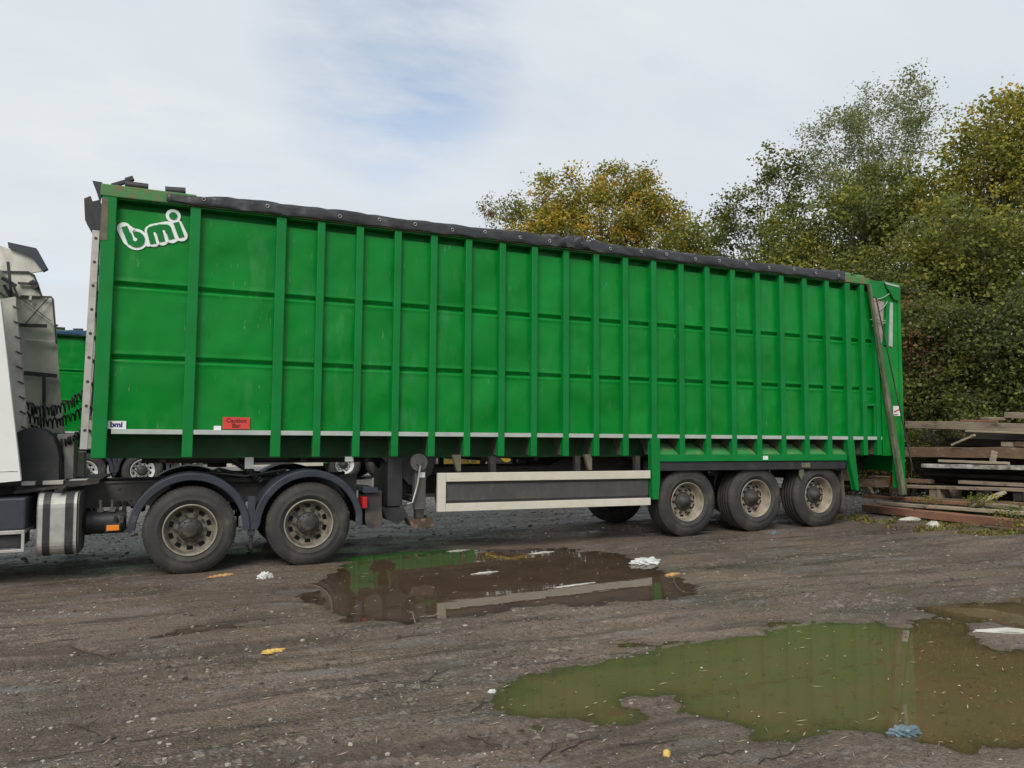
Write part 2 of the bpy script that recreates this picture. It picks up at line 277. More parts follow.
# ------------------------------------------------------------------ wheels
def make_wheel(parent, x, z, side, kind, R=0.52, width=0.385, name='wheel', yf=0.06, W=2.5, rimmat=None, lip=None):
    """side -1 = near side (outer face looks to -Y), +1 = far side."""
    y = yf if side < 0 else W-yf; sgn = 1 if side < 0 else -1
    e = empty(name, (x, y, z), parent=parent); c = (0, 0, 0); T = width
    rb = 0.292
    t = MB(); h = R-rb
    prof = [(rb-0.004, 0.05), (rb, 0.035), (rb+0.02, 0.022), (rb+0.028, 0.012), (rb+h*0.24, 0.006), (rb+h*0.26, 0.002), (rb+h*0.29, 0.002), (rb+h*0.31, 0.006), (rb+h*0.5, 0.0), (rb+h*0.66, 0.003), (rb+h*0.70, 0.009), (rb+h*0.78, 0.012), (R-0.028, 0.028), (R-0.012, 0.04), (R-0.003, 0.052)]
    inner = [(r, T-q) for r, q in prof[::-1]]
    mid = []; ng = 5; a0, a1 = 0.052, T-0.052; st = (a1-a0)/ng
    for g in range(ng):
        s0 = a0+g*st; mid += [(R, s0+0.004), (R, s0+st-0.007)]
        if g < ng-1: mid += [(R-0.012, s0+st-0.005), (R-0.012, s0+st+0.002)]
    t.lathe(prof+mid+inner, c, sgn, 72)
    # tread blocks on both shoulders
    nb = 64
    for k in range(nb):
        a = 2*math.pi*(k+0.5)/nb; ca, sa = math.cos(a), math.sin(a)
        for (q0, q1) in ((0.030, 0.085), (T-0.085, T-0.030)):
            vs = []
            for rr_, sc_ in ((R-0.02, 1.0), (R-0.0015, 0.86)):
                for q in (q0, q1):
                    for dv in (-1, 1):
                        b = a + dv*sc_*math.pi/nb*0.66
                        qq = q if sc_ == 1.0 else (q+0.012 if q == q0 and q0 < T/2 else (q-0.012 if q == q1 and q0 > T/2 else q))
                        vs.append((rr_*math.cos(b), sgn*qq, rr_*math.sin(b)))
            t.add(vs, [(4, 5, 7, 6), (0, 1, 5, 4), (2, 6, 7, 3), (0, 4, 6, 2), (1, 3, 7, 5)])
    t.build('tyre', 'tyre', e)
    r = MB()
    if kind == 'single':
        lipm, disc = (lip or 'rim_lip'), (rimmat or 'rim_dirty')
        r.lathe([(0.296, 0.05), (0.298, 0.028), (0.292, 0.018), (0.284, 0.026)], c, sgn, 64, mi=1)
        r.lathe([(0.284, 0.026), (0.272, 0.05), (0.262, 0.075), (0.256, 0.15), (0.250, 0.165)], c, sgn, 64, mi=0)
        r.lathe([(0.250, 0.165), (0.235, 0.172), (0.205, 0.165), (0.15, 0.150), (0.12, 0.150)], c, sgn, 60, mi=0, skip=lambda i, k: i == 1 and k % 6 in (1, 2, 3))
        r.lathe([(0.247, 0.20), (0.0, 0.20)], c, sgn, 24, mi=2)
        r.build('rim', [disc, lipm, 'black'], e)
        hb = MB(); hb.lathe([(0.145, 0.149), (0.138, 0.125), (0.112, 0.115), (0.095, 0.112), (0.088, 0.075), (0.066, 0.066), (0.062, 0.052), (0.0, 0.050)], c, sgn, 32)
        for k in range(10):
            a = 2*math.pi*k/10; p = (0.172*math.cos(a), 0, 0.172*math.sin(a))
            hb.cyl((p[0], sgn*0.157, p[2]), (p[0], sgn*0.115, p[2]), 0.018, 0.014, 8, sm=False)
        hb.build('hub', 'hub', e)
    else:
        lipm, disc = (lip or 'rim_lip'), (rimmat or 'rim_drive')
        r.lathe([(0.296, 0.05), (0.298, 0.026), (0.291, 0.014), (0.281, 0.022)], c, sgn, 64, mi=1)
        r.lathe([(0.281, 0.022), (0.268, 0.045), (0.258, 0.06), (0.255, 0.10), (0.248, 0.115)], c, sgn, 64, mi=0)
        r.lathe([(0.248, 0.115), (0.238, 0.128), (0.190, 0.128), (0.15, 0.118), (0.135, 0.118)], c, sgn, 80, mi=0, skip=lambda i, k: i == 1 and k % 8 in (2, 3, 4, 5))
        r.lathe([(0.247, 0.19), (0.0, 0.19)], c, sgn, 24, mi=2)
        r.build('rim', [disc, lipm, 'black'], e)
        hb = MB(); hb.lathe([(0.137, 0.119), (0.132, 0.07), (0.115, 0.055), (0.098, 0.052), (0.092, 0.030), (0.06, 0.020), (0.0, 0.018)], c, sgn, 32)
        for k in range(10):
            a = 2*math.pi*k/10; hb.cyl((0.165*math.cos(a), sgn*0.122, 0.165*math.sin(a)), (0.165*math.cos(a), sgn*0.085, 0.165*math.sin(a)), 0.018, 0.015, 8, sm=False)
            a += 0.3; hb.cyl((0.108*math.cos(a), sgn*0.056, 0.108*math.sin(a)), (0.108*math.cos(a), sgn*0.044, 0.108*math.sin(a)), 0.010, 0.010, 6, sm=False)
        hb.build('hub', 'hub', e)
    return e

# ------------------------------------------------------------------ the trailer (built in its own frame)
W = 2.5
RIBS = [-4.10, -3.12] + [-2.64+0.493*k for k in range(18)] + [6.20, 6.55, 6.86]
YP = 0.085                                # the side sheet lies this far behind the rib faces
trailer = empty('bulk_trailer', (0, 0, 0.09), (0, TILT, 0))
tag(trailer, 'long green ribbed bulk trailer with black tarp roof, nearest trailer, beside the puddle', 'trailer', None)

def side_sheet(near=True):
    m_ = MB(); edges = [-4.99] + RIBS + [6.98]
    rows = [(1.50, 2.30), (2.345, 3.135), (3.18, 4.02)]
    rs = random.Random(3)
    f = (lambda y: y) if near else (lambda y: W-y)
    for a, b in zip(edges[:-1], edges[1:]):
        nx = max(4, int((b-a)/0.07)); 
        zs = []; 
        for ri, (z0, z1) in enumerate(rows):
            amp = rs.uniform(0.006, 0.018) * min(1.0, (b-a)/0.5)
            cu_, cv = rs.uniform(-0.1, 0.1), rs.uniform(-0.1, 0.1)
            for j, v in enumerate((0, 0.012, 0.03, 0.08, 0.18, 0.3, 0.42, 0.54, 0.66, 0.78, 0.88, 0.94, 0.97, 1.0)):
                 zs.append((z0+(z1-z0)*v, v, amp, cu_, cv, ri))
            if ri < 2:
                zs.append((z1+0.002, None, 0.040, 0, 0, ri)); zs.append((z1+0.022, None, 0.040, 0, 0, ri))
        P = []
        for i in range(nx+1):
            u = i/nx; colp = []
            for (z, v, amp, cu_, cv, ri) in zs:
                x = a+(b-a)*u
                if v is None: y = YP+amp
                else:
                    uu = min(1, max(0, u+cu_*math.sin(math.pi*u))); vv = min(1, max(0, v+cv*math.sin(math.pi*v)))
                    y = YP - 0.004 - amp*(math.sin(math.pi*uu)**0.7)*(math.sin(math.pi*vv)**0.6)
                    if v == 1.0 and ri < 2: y = YP+0.034
                    if v == 0.97 and ri < 2: y = YP-0.016
                    if ri > 0 and v == 0: y = YP-0.010
                    if ri > 0 and v == 0.012: y = YP-0.012          # small pressed lip under each groove
                colp.append((x, f(y), z))
            P.append(colp)
        if not near: P = P[::-1]
        m_.grid(P)
    # closing strip above the sheets, set back below the top rail
    m_.box(-4.99, 6.98, min(f(YP+0.10), f(YP+0.13)), max(f(YP+0.10), f(YP+0.13)), 3.96, 4.124)
    m_.box(-4.99, 6.98, min(f(0.02), f(YP+0.128)), max(f(0.02), f(YP+0.128)), 4.112, 4.122)
    m_.box(-4.99, 6.98, min(f(YP+0.002), f(YP+0.12)), max(f(YP+0.002), f(YP+0.12)), 4.005, 4.02)
    return m_.build('side_panel', 'green', trailer)
side_sheet(True); side_sheet(False)
def ny(near, a, b): return (a, b) if near else (W-b, W-a)
for near in (True, False):
    for i, x in enumerate(RIBS):
        big = i in (11+1,) ; hw = 0.046
        if i < 2: hw = 0.058
        b = MB(); y0, y1 = ny(near, 0.0, YP+0.012)
        zb = 1.18
        if abs(x-6.20) < 0.01: hw = 0.055
        jx = random.uniform(-0.004, 0.004)
        b.box(x-hw+jx, x+hw+jx, y0, y1, zb, 4.12)
        b.build('side_rib', 'green_rib', trailer, bevel=0.008)
        # tapered gusset behind the lower end of the rib
        g = MB(); P = [(YP+0.01, 1.19), (YP+0.01, 1.44), (0.40, 1.44), (0.26, 1.20)]
        if not near: P = [(W-a, z) for a, z in P]
        g.yz(P, x-0.012, x+0.012); g.build('gusset', 'gusset', trailer)
    # corner post at the front, bottom ledge, top rail
    y0, y1 = ny(near, -0.004, 0.16)
    b = MB(); b.box(-5.08, -4.93, y0, y1, 1.17, 4.13); b.build('corner_post', 'green_rib', trailer, bevel=0.01)
    y0, y1 = ny(near, 0.012, 0.14)
    b = MB()
    for a, c in zip([-4.93]+RIBS, RIBS+[6.98]): b.box(a+0.04, c-0.04, y0, y1, 1.442, 1.498)
    b.build('bottom_ledge', 'ledge', trailer, bevel=0.004)
    y0, y1 = ny(near, -0.012, 0.12)
    b = MB(); b.box(-5.10, -4.1, y0, y1, 4.125, 4.265); b.box(-4.1, 6.0, y0+0.003, y1-0.003, 4.128, 4.235); b.box(6.0, 6.72, y0, y1, 4.125, 4.24); b.build('top_rail', 'green_rust', trailer, bevel=0.012)
    # lower side set back below the ledge
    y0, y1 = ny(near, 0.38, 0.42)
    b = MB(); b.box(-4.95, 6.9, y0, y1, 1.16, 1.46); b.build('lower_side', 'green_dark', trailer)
# worn strip and stickers on the corner post
b = MB(); b.box(-5.085, -5.015, -0.0075, -0.0045, 3.62, 4.1); b.build('worn_strip', 'gusset', trailer)
b = MB(); b.box(-5.02, 6.95, 0.42, W-0.42, 1.17, 1.21); b.build('floor', 'chassis', trailer)
# headboard
b = MB(); b.box(-5.06, -5.00, 0.15, W-0.15, 1.2, 4.1)
for k in range(5): b.box(-5.10, -5.055, 0.35+k*0.42, 0.42+k*0.42, 1.25, 4.05)
b.build('headboard', 'green_rib', trailer)
# rear frame and tailgate
b = MB(); b.box(6.96, 7.42, 0.012, 0.05, 1.17, 4.17); b.box(7.20, 7.42, 0.014, 0.05, 0.62, 1.175); b.box(7.38, 7.46, 0.0, 0.10, 0.60, 4.19); b.box(6.95, 7.0, 0.0, 0.08, 1.17, 4.17)
b.box(6.95, 7.46, -0.006, 0.09, 4.17, 4.215)
b.build('rear_side_panel', 'green', trailer, bevel=0.006)
b = MB(); b.box(6.96, 7.42, W-0.05, W-0.012, 0.72, 4.17); b.box(7.38, 7.46, W-0.10, W, 0.60, 4.19); b.build('rear_side_panel', 'green', trailer, bevel=0.006)
b = MB(); b.box(7.40, 7.455, 0.11, W-0.11, 0.9, 4.16)
for k in range(5): b.box(7.455, 7.50, 0.3+k*0.44, 0.38+k*0.44, 0.92, 4.14)
b.box(7.455, 7.49, 0.12, W-0.12, 2.4, 2.5)
b.build('tailgate', 'green_rib', trailer, bevel=0.005)
# recess with handle above the ledge at the rear
b = MB(); b.box(6.60, 6.83, 0.02, 0.06, 2.02, 2.07); b.box(6.78, 6.84, 0.02, 0.065, 1.5, 2.02); b.build('latch_bracket', 'green_rib', trailer, bevel=0.004)
# torn side curtain flap at the rear top corner
def T(x, y, Y=0.0):
    p = trl(x, y, Y); return (p.x, p.z)
b = MB(); b.xz([T(871, 297), T(884, 302), T(883, 316), T(882.5, 330), T(881.5, 343), T(879, 344), T(875, 325)], -0.008, 0.008); b.build('torn_curtain', 'pink', trailer)
b = MB(); b.xz([T(869.5, 280), T(883, 283), T(886, 295), T(880, 301), T(870.5, 295)], -0.016, -0.009); b.build('corner_gusset', 'green_rib', trailer, bevel=0.002)
b = MB(); b.xz([T(883, 283), T(897.5, 287), T(897.5, 301), T(893, 300)], -0.030, -0.017); b.build('corner_gusset', 'green_rib', trailer, bevel=0.002)
b = MB(); b.xz([T(883, 282.4), T(897.5, 286), T(897.5, 287.8), T(884, 284.6)], -0.036, -0.031); b.build('torn_curtain', 'ledge', trailer)
b = MB(); b.xz([T(885.6, 302), T(889, 302), T(886.8, 346), T(883.8, 345)], -0.02, 0.009); b.build('roll_tube', 'green_rib', trailer, bevel=0.003)
b = MB(); b.xz([T(889.4, 302), T(892.8, 303), T(892.4, 347), T(889, 346)], -0.004, 0.010); b.build('worn_strip', 'ledge', trailer)
b = MB()
for (xa, ya), (xb, yb) in (((874, 300), (888, 294)), ((877, 311), (886, 302)), ((876, 318), (884, 321)), ((877, 322), (884, 323)), ((869, 320), (874, 316)), ((871, 326), (876, 321))):
    p = T(xa, ya); q = T(xb, yb); b.tube([(p[0], -0.03, p[1]), ((p[0]+q[0])/2, -0.04, (p[1]+q[1])/2-0.02), (q[0], -0.03, q[1])], 0.007, 6)
b.build('cord', 'ledge', trailer)
# the long arm that leans down the rear corner
b = MB(); p0, p1 = T(866, 284), T(898, 494)
b.beam((p0[0], -0.06, p0[1]), (p1[0], -0.10, p1[1]), 0.045, 0.058, up=(1, 0, 0), taper=1.75); b.build('sheet_arm', 'pole', trailer, bevel=0.006)
b = MB(); p0, p1 = T(869, 300), T(905, 470); b.tube([(p0[0], -0.15, p0[1]), ((p0[0]+p1[0])/2-0.02, -0.17, (p0[1]+p1[1])/2), (p1[0], -0.16, p1[1])], 0.012, 6); b.build('cord', 'chassis', trailer)
# rear signs
def plate(name, mat, x0, y0, x1, y1, Y, parent=trailer, th=0.004, bev=0):
    a = trl(x0, y0, Y); c = trl(x1, y1, Y); m_ = MB(); m_.box(min(a.x, c.x), max(a.x, c.x), Y-th, Y, min(a.z, c.z), max(a.z, c.z)); return m_.build(name, mat, parent)
s = plate('rear_sign', 'whitesign', 893, 406, 901.6, 416, 0.010)
b = MB(); p = trl(895.5, 411, 0.0); b.beam((p.x-0.03, 0.0035, p.z-0.02), (p.x+0.11, 0.0035, p.z+0.035), 0.002, 0.025); b.build('sign_mark', 'redsign', s)
b = MB(); b.beam((p.x-0.05, 0.0035, p.z-0.07), (p.x+0.06, 0.0035, p.z-0.055), 0.002, 0.012); b.build('sign_mark', 'ink', s)

# ---- the tarp over the top
def tarp():
    n = MB(); P = []; NX = 240; rs = np.random.RandomState(4)
    ph = rs.uniform(0, 6.28, 12)
    xs = [-4.42 + (6.12+4.42)*i/NX for i in range(NX+1)]
    sec = [(-0.022, 0.0), (-0.027, 0.006), (-0.020, 0.055), (-0.022, 0.10), (-0.014, 0.138), (0.03, 0.152), (0.30, 0.165)] + [(0.3+(W-0.6)*k/8, 0.165) for k in range(1, 8)]
    sec = sec + [(W-a, z) for a, z in sec[:7][::-1]]
    for i, x in enumerate(xs):
        rowp = []
        for j, (y, z) in enumerate(sec):
            w_ = 0.010*math.sin(x*2.1+ph[0]+j*0.3) + 0.008*math.sin(x*5.3+ph[1]-j*0.5) + 0.007*math.sin(x*12.7+ph[2]+j*1.4) + 0.004*math.sin(x*23+j*1.7)
            fold = math.exp(-((x-0.95)/0.42)**2)
            w_ += fold*(0.045*math.sin(x*17+j*0.9) + 0.03*math.sin(x*31-j*1.3) + 0.03)
            ra = min(1, max(0, (x+4.42)/0.7)); zz = 4.140 + z*(0.72+0.28*ra*ra*(3-2*ra))*(1+0.03*math.sin(x*0.9+2)) + (w_*0.75 if j > 1 else w_*0.15)
            if j <= 1 or j >= len(sec)-2: zz += 0.004*math.sin(x*2*math.pi/0.493)         # hem scallops between ties
            e = 1 if y > W/2 else -1
            rowp.append((x, y+e*(abs(w_)*0.5), zz))
        P.append(rowp)
    n.grid(P[::-1])
    o = n.build('tarp', 'tarp', trailer)
    s_ = o.modifiers.new('thickness', 'SOLIDIFY'); s_.thickness = 0.006; s_.offset = 0
    return o
TARP = tarp()
# ties and rings along the hem
for k in range(20):
    x = -4.02 if k == 0 else (-3.3 if k == 1 else -2.64+0.493*(k-2)+0.22 + 0.02*math.sin(k*3))
    z = 4.215 + 0.012*math.sin(k*2.3); tm = MB(); ring = []
    for a in range(13):
        t_ = 2*math.pi*a/12; ring.append((x+0.019*math.cos(t_), -0.040-0.006*math.sin(t_), z+0.019*math.sin(t_)))
    tm.tube(ring, 0.0055, 6, caps=False)
    tm.build('tie_ring', 'alu', trailer)
# rollers, lever and hook on the front top edge
b = MB(); b.cyl((-4.86, 0.06, 4.30), (-4.62, 0.06, 4.30), 0.045, n=12); b.build('roller', 'black', trailer)
b = MB(); b.cyl((-4.44, 0.05, 4.285), (-4.22, 0.05, 4.30), 0.05, n=12); b.build('roller', 'black', trailer)
b = MB(); b.beam((-5.0, 0.1, 4.28), (-4.80, 0.1, 4.375), 0.05, 0.045); b.beam((-4.86, 0.1, 4.36), (-4.78, 0.1, 4.40), 0.07, 0.05); b.build('lever', 'black', trailer, bevel=0.006)
b = MB(); b.xz([(-5.19, 4.29), (-5.09, 4.285), (-5.09, 4.16), (-5.105, 4.05), (-5.14, 4.16)], 0.02, 0.08); b.build('corner_hook', 'black', trailer)
b = MB(); b.cyl((6.08, 0.06, 4.26), (6.3, 0.06, 4.26), 0.05, n=12); b.cyl((6.42, 0.06, 4.25), (6.62, 0.06, 4.25), 0.045, n=12); b.build('roller', 'green_rust', trailer)
# black sheeting gearbox arms beside the front corner
for poly, ya, yb in (([(85, 199), (90, 197), (95, 211), (98, 232), (99.5, 242), (96, 238), (86, 220)], 0.22, 0.36), ([(93.6, 202), (99, 200.8), (103.5, 212), (104, 230), (99, 240), (95, 215)], 0.08, 0.17)):
    b = MB(); b.xz([(trl(x, y, ya).x, trl(x, y, ya).z) for x, y in poly], ya, yb); b.build('sheeting_arm', 'black', trailer, bevel=0.01)
b = MB(); b.beam((-5.11, 0.25, 3.95), (-5.11, 0.25, 3.7), 0.05, 0.06); b.tube([(-5.12, 0.3, 3.75), (-5.13, 0.36, 3.2), (-5.10, 0.3, 2.4), (-5.13, 0.34, 1.6)], 0.012, 6); b.build('air_line', 'black', trailer)
# ladder on the headboard
lad = MB()
for ys in (0.05, 0.50):
    lad.beam((-5.13, ys, 3.73), (-5.155, ys, 1.27), 0.028, 0.075, up=(1, 0, 0))
lad_o = lad.build('ladder', 'alu', trailer, bevel=0.003)
for k in range(9):
    z = 1.48+k*0.27; x = -5.153+(z-1.27)*0.0099
    m_ = MB(); m_.cyl((x, 0.032, z), (x, 0.518, z), 0.017, n=8); m_.build('rung', 'black', lad_o)
b = MB(); b.box(-5.13, -5.06, 0.08, 0.48, 3.3, 3.34); b.box(-5.13, -5.06, 0.08, 0.48, 1.6, 1.64); b.build('bracket', 'alu', lad_o)

# ---- logo, signs on the side
def stroke(mb, pts, hw, y0, th, sq=False, n=14, mi=0, cutend=False):
    """flat stroke with round (or square) ends laid on the sheet; pts in (x,z)"""
    for (a, b_) in zip(pts[:-1], pts[1:]):
        a, b_ = Vector((*a, 0)), Vector((*b_, 0)); d = b_-a; ang = math.atan2(d.y, d.x)
        poly = []
        if sq:
            nrm_ = Vector((-math.sin(ang), math.cos(ang), 0))*hw
            poly = [a+nrm_, a-nrm_, b_-nrm_, b_+nrm_]
        else:
            for k in range(n+1):
                t_ = ang+math.pi/2+math.pi*k/n; poly.append(a+Vector((math.cos(t_), math.sin(t_), 0))*hw)
            for k in range(n+1):
                t_ = ang-math.pi/2+math.pi*k/n; poly.append(b_+Vector((math.cos(t_), math.sin(t_), 0))*hw)
        mb.xz([(p.x, p.y) for p in poly], y0, y0+th, mi); y0 -= 0.0006
    return y0
def disc(mb, c, r, y0, th, mi=0, n=28):
    mb.xz([(c[0]+r*math.cos(2*math.pi*k/n), c[1]+r*math.sin(2*math.pi*k/n)) for k in range(n)], y0, y0+th, mi); return y0-0.0006
def LG(u, v):                            # photo detail coordinates -> sheet plane
    p = trl(110+u/10.97, 190+v/10.97, YP-0.02); return (p.x, p.z)
kx = abs(LG(100, 300)[0]-LG(0, 300)[0])/100*1.02
lw = MB(); y = YP-0.020
WH = 80*kx; GR = 34*kx
y = stroke(lw, [LG(155, 425), LG(215, 545)], WH*0.98, y, 0.002)
y = disc(lw, LG(286, 542), 132*kx, y, 0.002)
for a, b_ in (((452, 452), (478, 560)), ((545, 425), (570, 545)), ((640, 430), (678, 520))): y = stroke(lw, [LG(*a), LG(*b_)], WH*0.92, y, 0.002)
y = stroke(lw, [LG(470, 430), LG(630, 400)], WH*0.80, y, 0.002)
y = stroke(lw, [LG(460, 586), LG(800, 512)], 40*kx, y, 0.002)
y = stroke(lw, [LG(400, 560), LG(420, 590)], WH*0.45, y, 0.002)
y = stroke(lw, [LG(725, 385), LG(782, 500)], WH*0.92, y, 0.002)
y = disc(lw, LG(694, 286), 86*kx, y, 0.002)
logo = lw.build('logo', 'logo_white', trailer)
lg = MB(); y = YP-0.029
y = stroke(lg, [LG(156, 402), LG(232, 590)], GR, y, 0.003, sq=True)
y = disc(lg, LG(286, 542), 98*kx, y, 0.003)
# m: three legs under one rounded shoulder
y = stroke(lg, [LG(436, 445), LG(474, 592)], GR, y, 0.003, sq=True)
y = stroke(lg, [LG(532, 415), LG(572, 568)], GR, y, 0.003, sq=True)
y = stroke(lg, [LG(640, 430), LG(678, 540)], GR, y, 0.003, sq=True)
y = stroke(lg, [LG(452, 445), LG(500, 428)], 46*kx, y, 0.003)
y = stroke(lg, [LG(548, 422), LG(622, 424)], 50*kx, y, 0.003)
y = stroke(lg, [LG(725, 357), LG(785, 520)], GR, y, 0.003, sq=True)
y = disc(lg, LG(694, 286), 47*kx, y, 0.003)
yy = y
lg.build('letters', 'green_rib', logo)
lc = MB()
yy = disc(lc, LG(276, 545), 22*kx, yy, 0.003)
yy = stroke(lc, [LG(238, 462), LG(268, 540)], 9*kx, yy, 0.003)
yy = stroke(lc, [LG(490, 478), LG(530, 590)], 13*kx, yy, 0.003)
yy = stroke(lc, [LG(590, 455), LG(632, 565)], 13*kx, yy, 0.003)
yy = stroke(lc, [LG(232, 415), LG(242, 440)], 14*kx, yy, 0.003)
yy = stroke(lc, [LG(225, 430), LG(262, 427)], 9*kx, yy, 0.003)
lc.build('counter', 'logo_white', logo)

def sign(x0, y0, x1, y1, Y, mat, name):
    a = trl(x0, y0, Y); c = trl(x1, y1, Y); m_ = MB(); X0, X1, Z0, Z1 = a.x, c.x, c.z, a.z
    m_.box(X0, X1, Y-0.003, Y, Z0, Z1); o = m_.build(name, mat, trailer); return o, X0, X1, Z0, Z1
ys = YP-0.022
o, X0, X1, Z0, Z1 = sign(106.8, 420.8, 126, 429, ys, 'whitesign', 'small_sign')
text_obj('sign_text', 'bmi', (Z1-Z0)*0.93, 'navy', o, ((X0+X1)/2, ys-0.0045, (Z0+Z1)/2+0.002), bold=0.0035)
o, X0, X1, Z0, Z1 = sign(222.8, 417, 249.6, 429.2, ys, 'redsign', 'warning_sign')
text_obj('sign_text', 'Caution', (Z1-Z0)*0.50, 'ink', o, ((X0+X1)/2, ys-0.0045, Z0+(Z1-Z0)*0.70), bold=0.001)
text_obj('sign_text', 'Bar', (Z1-Z0)*0.50, 'ink', o, ((X0+X1)/2, ys-0.0045, Z0+(Z1-Z0)*0.27), bold=0.001)
sign(213.8, 425.8, 221, 430, ys, 'whitesign', 'small_sign')

# ---- wheel-arch frame on both sides
for near in (True, False):
    s1 = MB()
    def nb(x0, x1, a, b_, z0, z1):
        y0, y1 = ny(near, a, b_); s1.box(x0, x1, y0, y1, z0, z1)
    nb(2.36, 6.10, -0.004, 0.05, 1.095, 1.195)
    s1.build('arch_band', 'green_rib', trailer, bevel=0.004)
    s2 = MB()
    for a, c in zip(RIBS, RIBS[1:]):
        if a < 2.2 or c > 6.25: continue
        P = [(0.046, 1.197), (0.046, 1.205), (0.30, 1.365), (0.30, 1.35)]
        if not near: P = [(W-q, z) for q, z in P]
        s2.yz(P, a+0.05, c-0.05)
    s2.build('arch_panel', 'green_dirty', trailer)
    s3 = MB()
    P = [(2.22, 1.44), (2.36, 1.44), (2.36, 0.80), (2.33, 0.55), (2.24, 0.55)]; y0, y1 = ny(near, -0.012, 0.075); s3.xz(P, y0, y1)
    s3.build('arch_post', 'green_rib', trailer, bevel=0.006)
    s3 = MB(); P = [(6.11, 1.44), (6.25, 1.44), (6.34, 0.60), (6.28, 0.60), (6.15, 1.09)]; s3.xz(P, y0, y1); s3.build('arch_post', 'green_rib', trailer, bevel=0.006)
    s4 = MB(); y0, y1 = ny(near, 0.02, 0.09); s4.box(2.38, 6.09, y0, y1, 0.955, 1.09); s4.build('black_rail', 'black', trailer, bevel=0.008)
    s4 = MB(); y0, y1 = ny(near, 0.07, 0.42); s4.box(2.38, 6.09, y0, y1, 1.098, 1.105); s4.box(2.36, 2.40, y0, y1, 0.6, 1.09); s4.build('inner_guard', 'chassis', trailer)
    y0, y1 = ny(near, 0.06, 0.44); s5 = MB()
    P = []
    for i in range(7):
        P.append([(6.06+0.035*i/6+0.02*math.sin(j*0.9+i*0.5) + (0.0), y0+(y1-y0)*j/6, 0.92-0.72*i/6) for j in range(7)])
    s5.grid(P); mf = s5.build('mudflap', 'rubber_flap', trailer); sm_ = mf.modifiers.new('thickness', 'SOLIDIFY'); sm_.thickness = 0.012
    for x in (2.93, 4.24, 5.55):
        make_wheel(trailer, x, 0.43+TILT*x, -1 if near else 1, 'single')
b = MB(); b.box(4.74-0.43, 4.74-0.33, -0.010, -0.0045, 1.115, 1.175); b.build('marker_plate', 'whitesign', trailer)
b = MB(); b.box(5.12, 5.30, 0.005, 0.019, 0.985, 1.06); b.build('marker_plate', 'gusset', trailer)
b = MB(); b.xz([(5.10, 0.95), (5.18, 0.96), (5.19, 0.87), (5.13, 0.78), (5.09, 0.86)], 0.03, 0.05); b.build('strap_end', 'pole', trailer)
# ---- chassis
for y0 in (0.72, 1.66):
    b = MB(); b.box(-4.6, -1.55, y0, y0+0.12, 1.09, 1.165); b.xz([(-1.55, 1.165), (-1.55, 1.09), (-1.40, 0.90), (1.2, 0.90), (7.3, 0.90), (7.3, 1.165), (1.2, 1.165), (0.9, 1.02), (-0.95, 1.02), (-1.15, 1.165)], y0, y0+0.12); b.build('chassis_rail', 'chassis', trailer)
b = MB()
for k in range(15):
    x = -4.4+k*0.82; b.box(x, x+0.07, 0.45, 2.05, 1.11, 1.165)
b.build('cross_members', 'chassis', trailer)
for x in (2.93, 4.24, 5.55):
    b = MB(); z = 0.43+TILT*x; b.cyl((x, 0.3, z), (x, 2.2, z), 0.065, n=12); b.box(x-0.05, x+0.3, 0.70, 0.84, z-0.02, 0.95); b.box(x-0.05, x+0.3, 1.66, 1.80, z-0.02, 0.95); b.cyl((x+0.32, 0.77, z+0.02), (x+0.32, 0.77, z+0.28), 0.12, n=14); b.cyl((x+0.32, 1.73, z+0.02), (x+0.32, 1.73, z+0.28), 0.12, n=14); b.build('axle', 'chassis', trailer)
b = MB(); b.box(6.2, 6.9, 0.55, 1.95, 0.72, 0.92); b.box(6.95, 7.3, 0.2, 2.3, 0.62, 0.74); b.build('rear_bumper', 'rust', trailer)
# slanted hangers behind the guard
for x in (-0.77, 1.23):
    b = MB(); b.xz([(x-0.07, 1.2), (x+0.05, 1.2), (x+0.05, 0.98), (x, 0.98)], 0.10, 0.16); b.build('guard_bracket', 'gusset', trailer)
for near in (True, False):
    def g2(name, mat, x0, x1, a, b_, z0, z1, bev=0.006):
        y0, y1 = ny(near, a, b_); q = MB(); q.box(x0, x1, y0, y1, z0, z1); return q.build(name, mat, trailer, bevel=bev)
    g2('side_guard', 'cream', -0.955, 2.21, 0.0, 0.05, 0.85, 0.965); g2('side_guard', 'cream', -0.955, 2.21, 0.0, 0.05, 0.46, 0.565); g2('side_guard', 'cream', -1.07, -0.957, 0.0, 0.06, 0.46, 0.965)
    g2('guard_panel', 'guard', -0.95, 2.20, 0.062, 0.078, 0.52, 0.90, 0)
    g2('guard_panel', 'guard', -0.95, 2.20, 0.040, 0.060, 0.595, 0.815, 0.006)
    for x in (-0.3, 1.0, 2.0): g2('guard_bracket', 'chassis', x, x+0.08, 0.08, 0.16, 0.5, 1.18, 0)
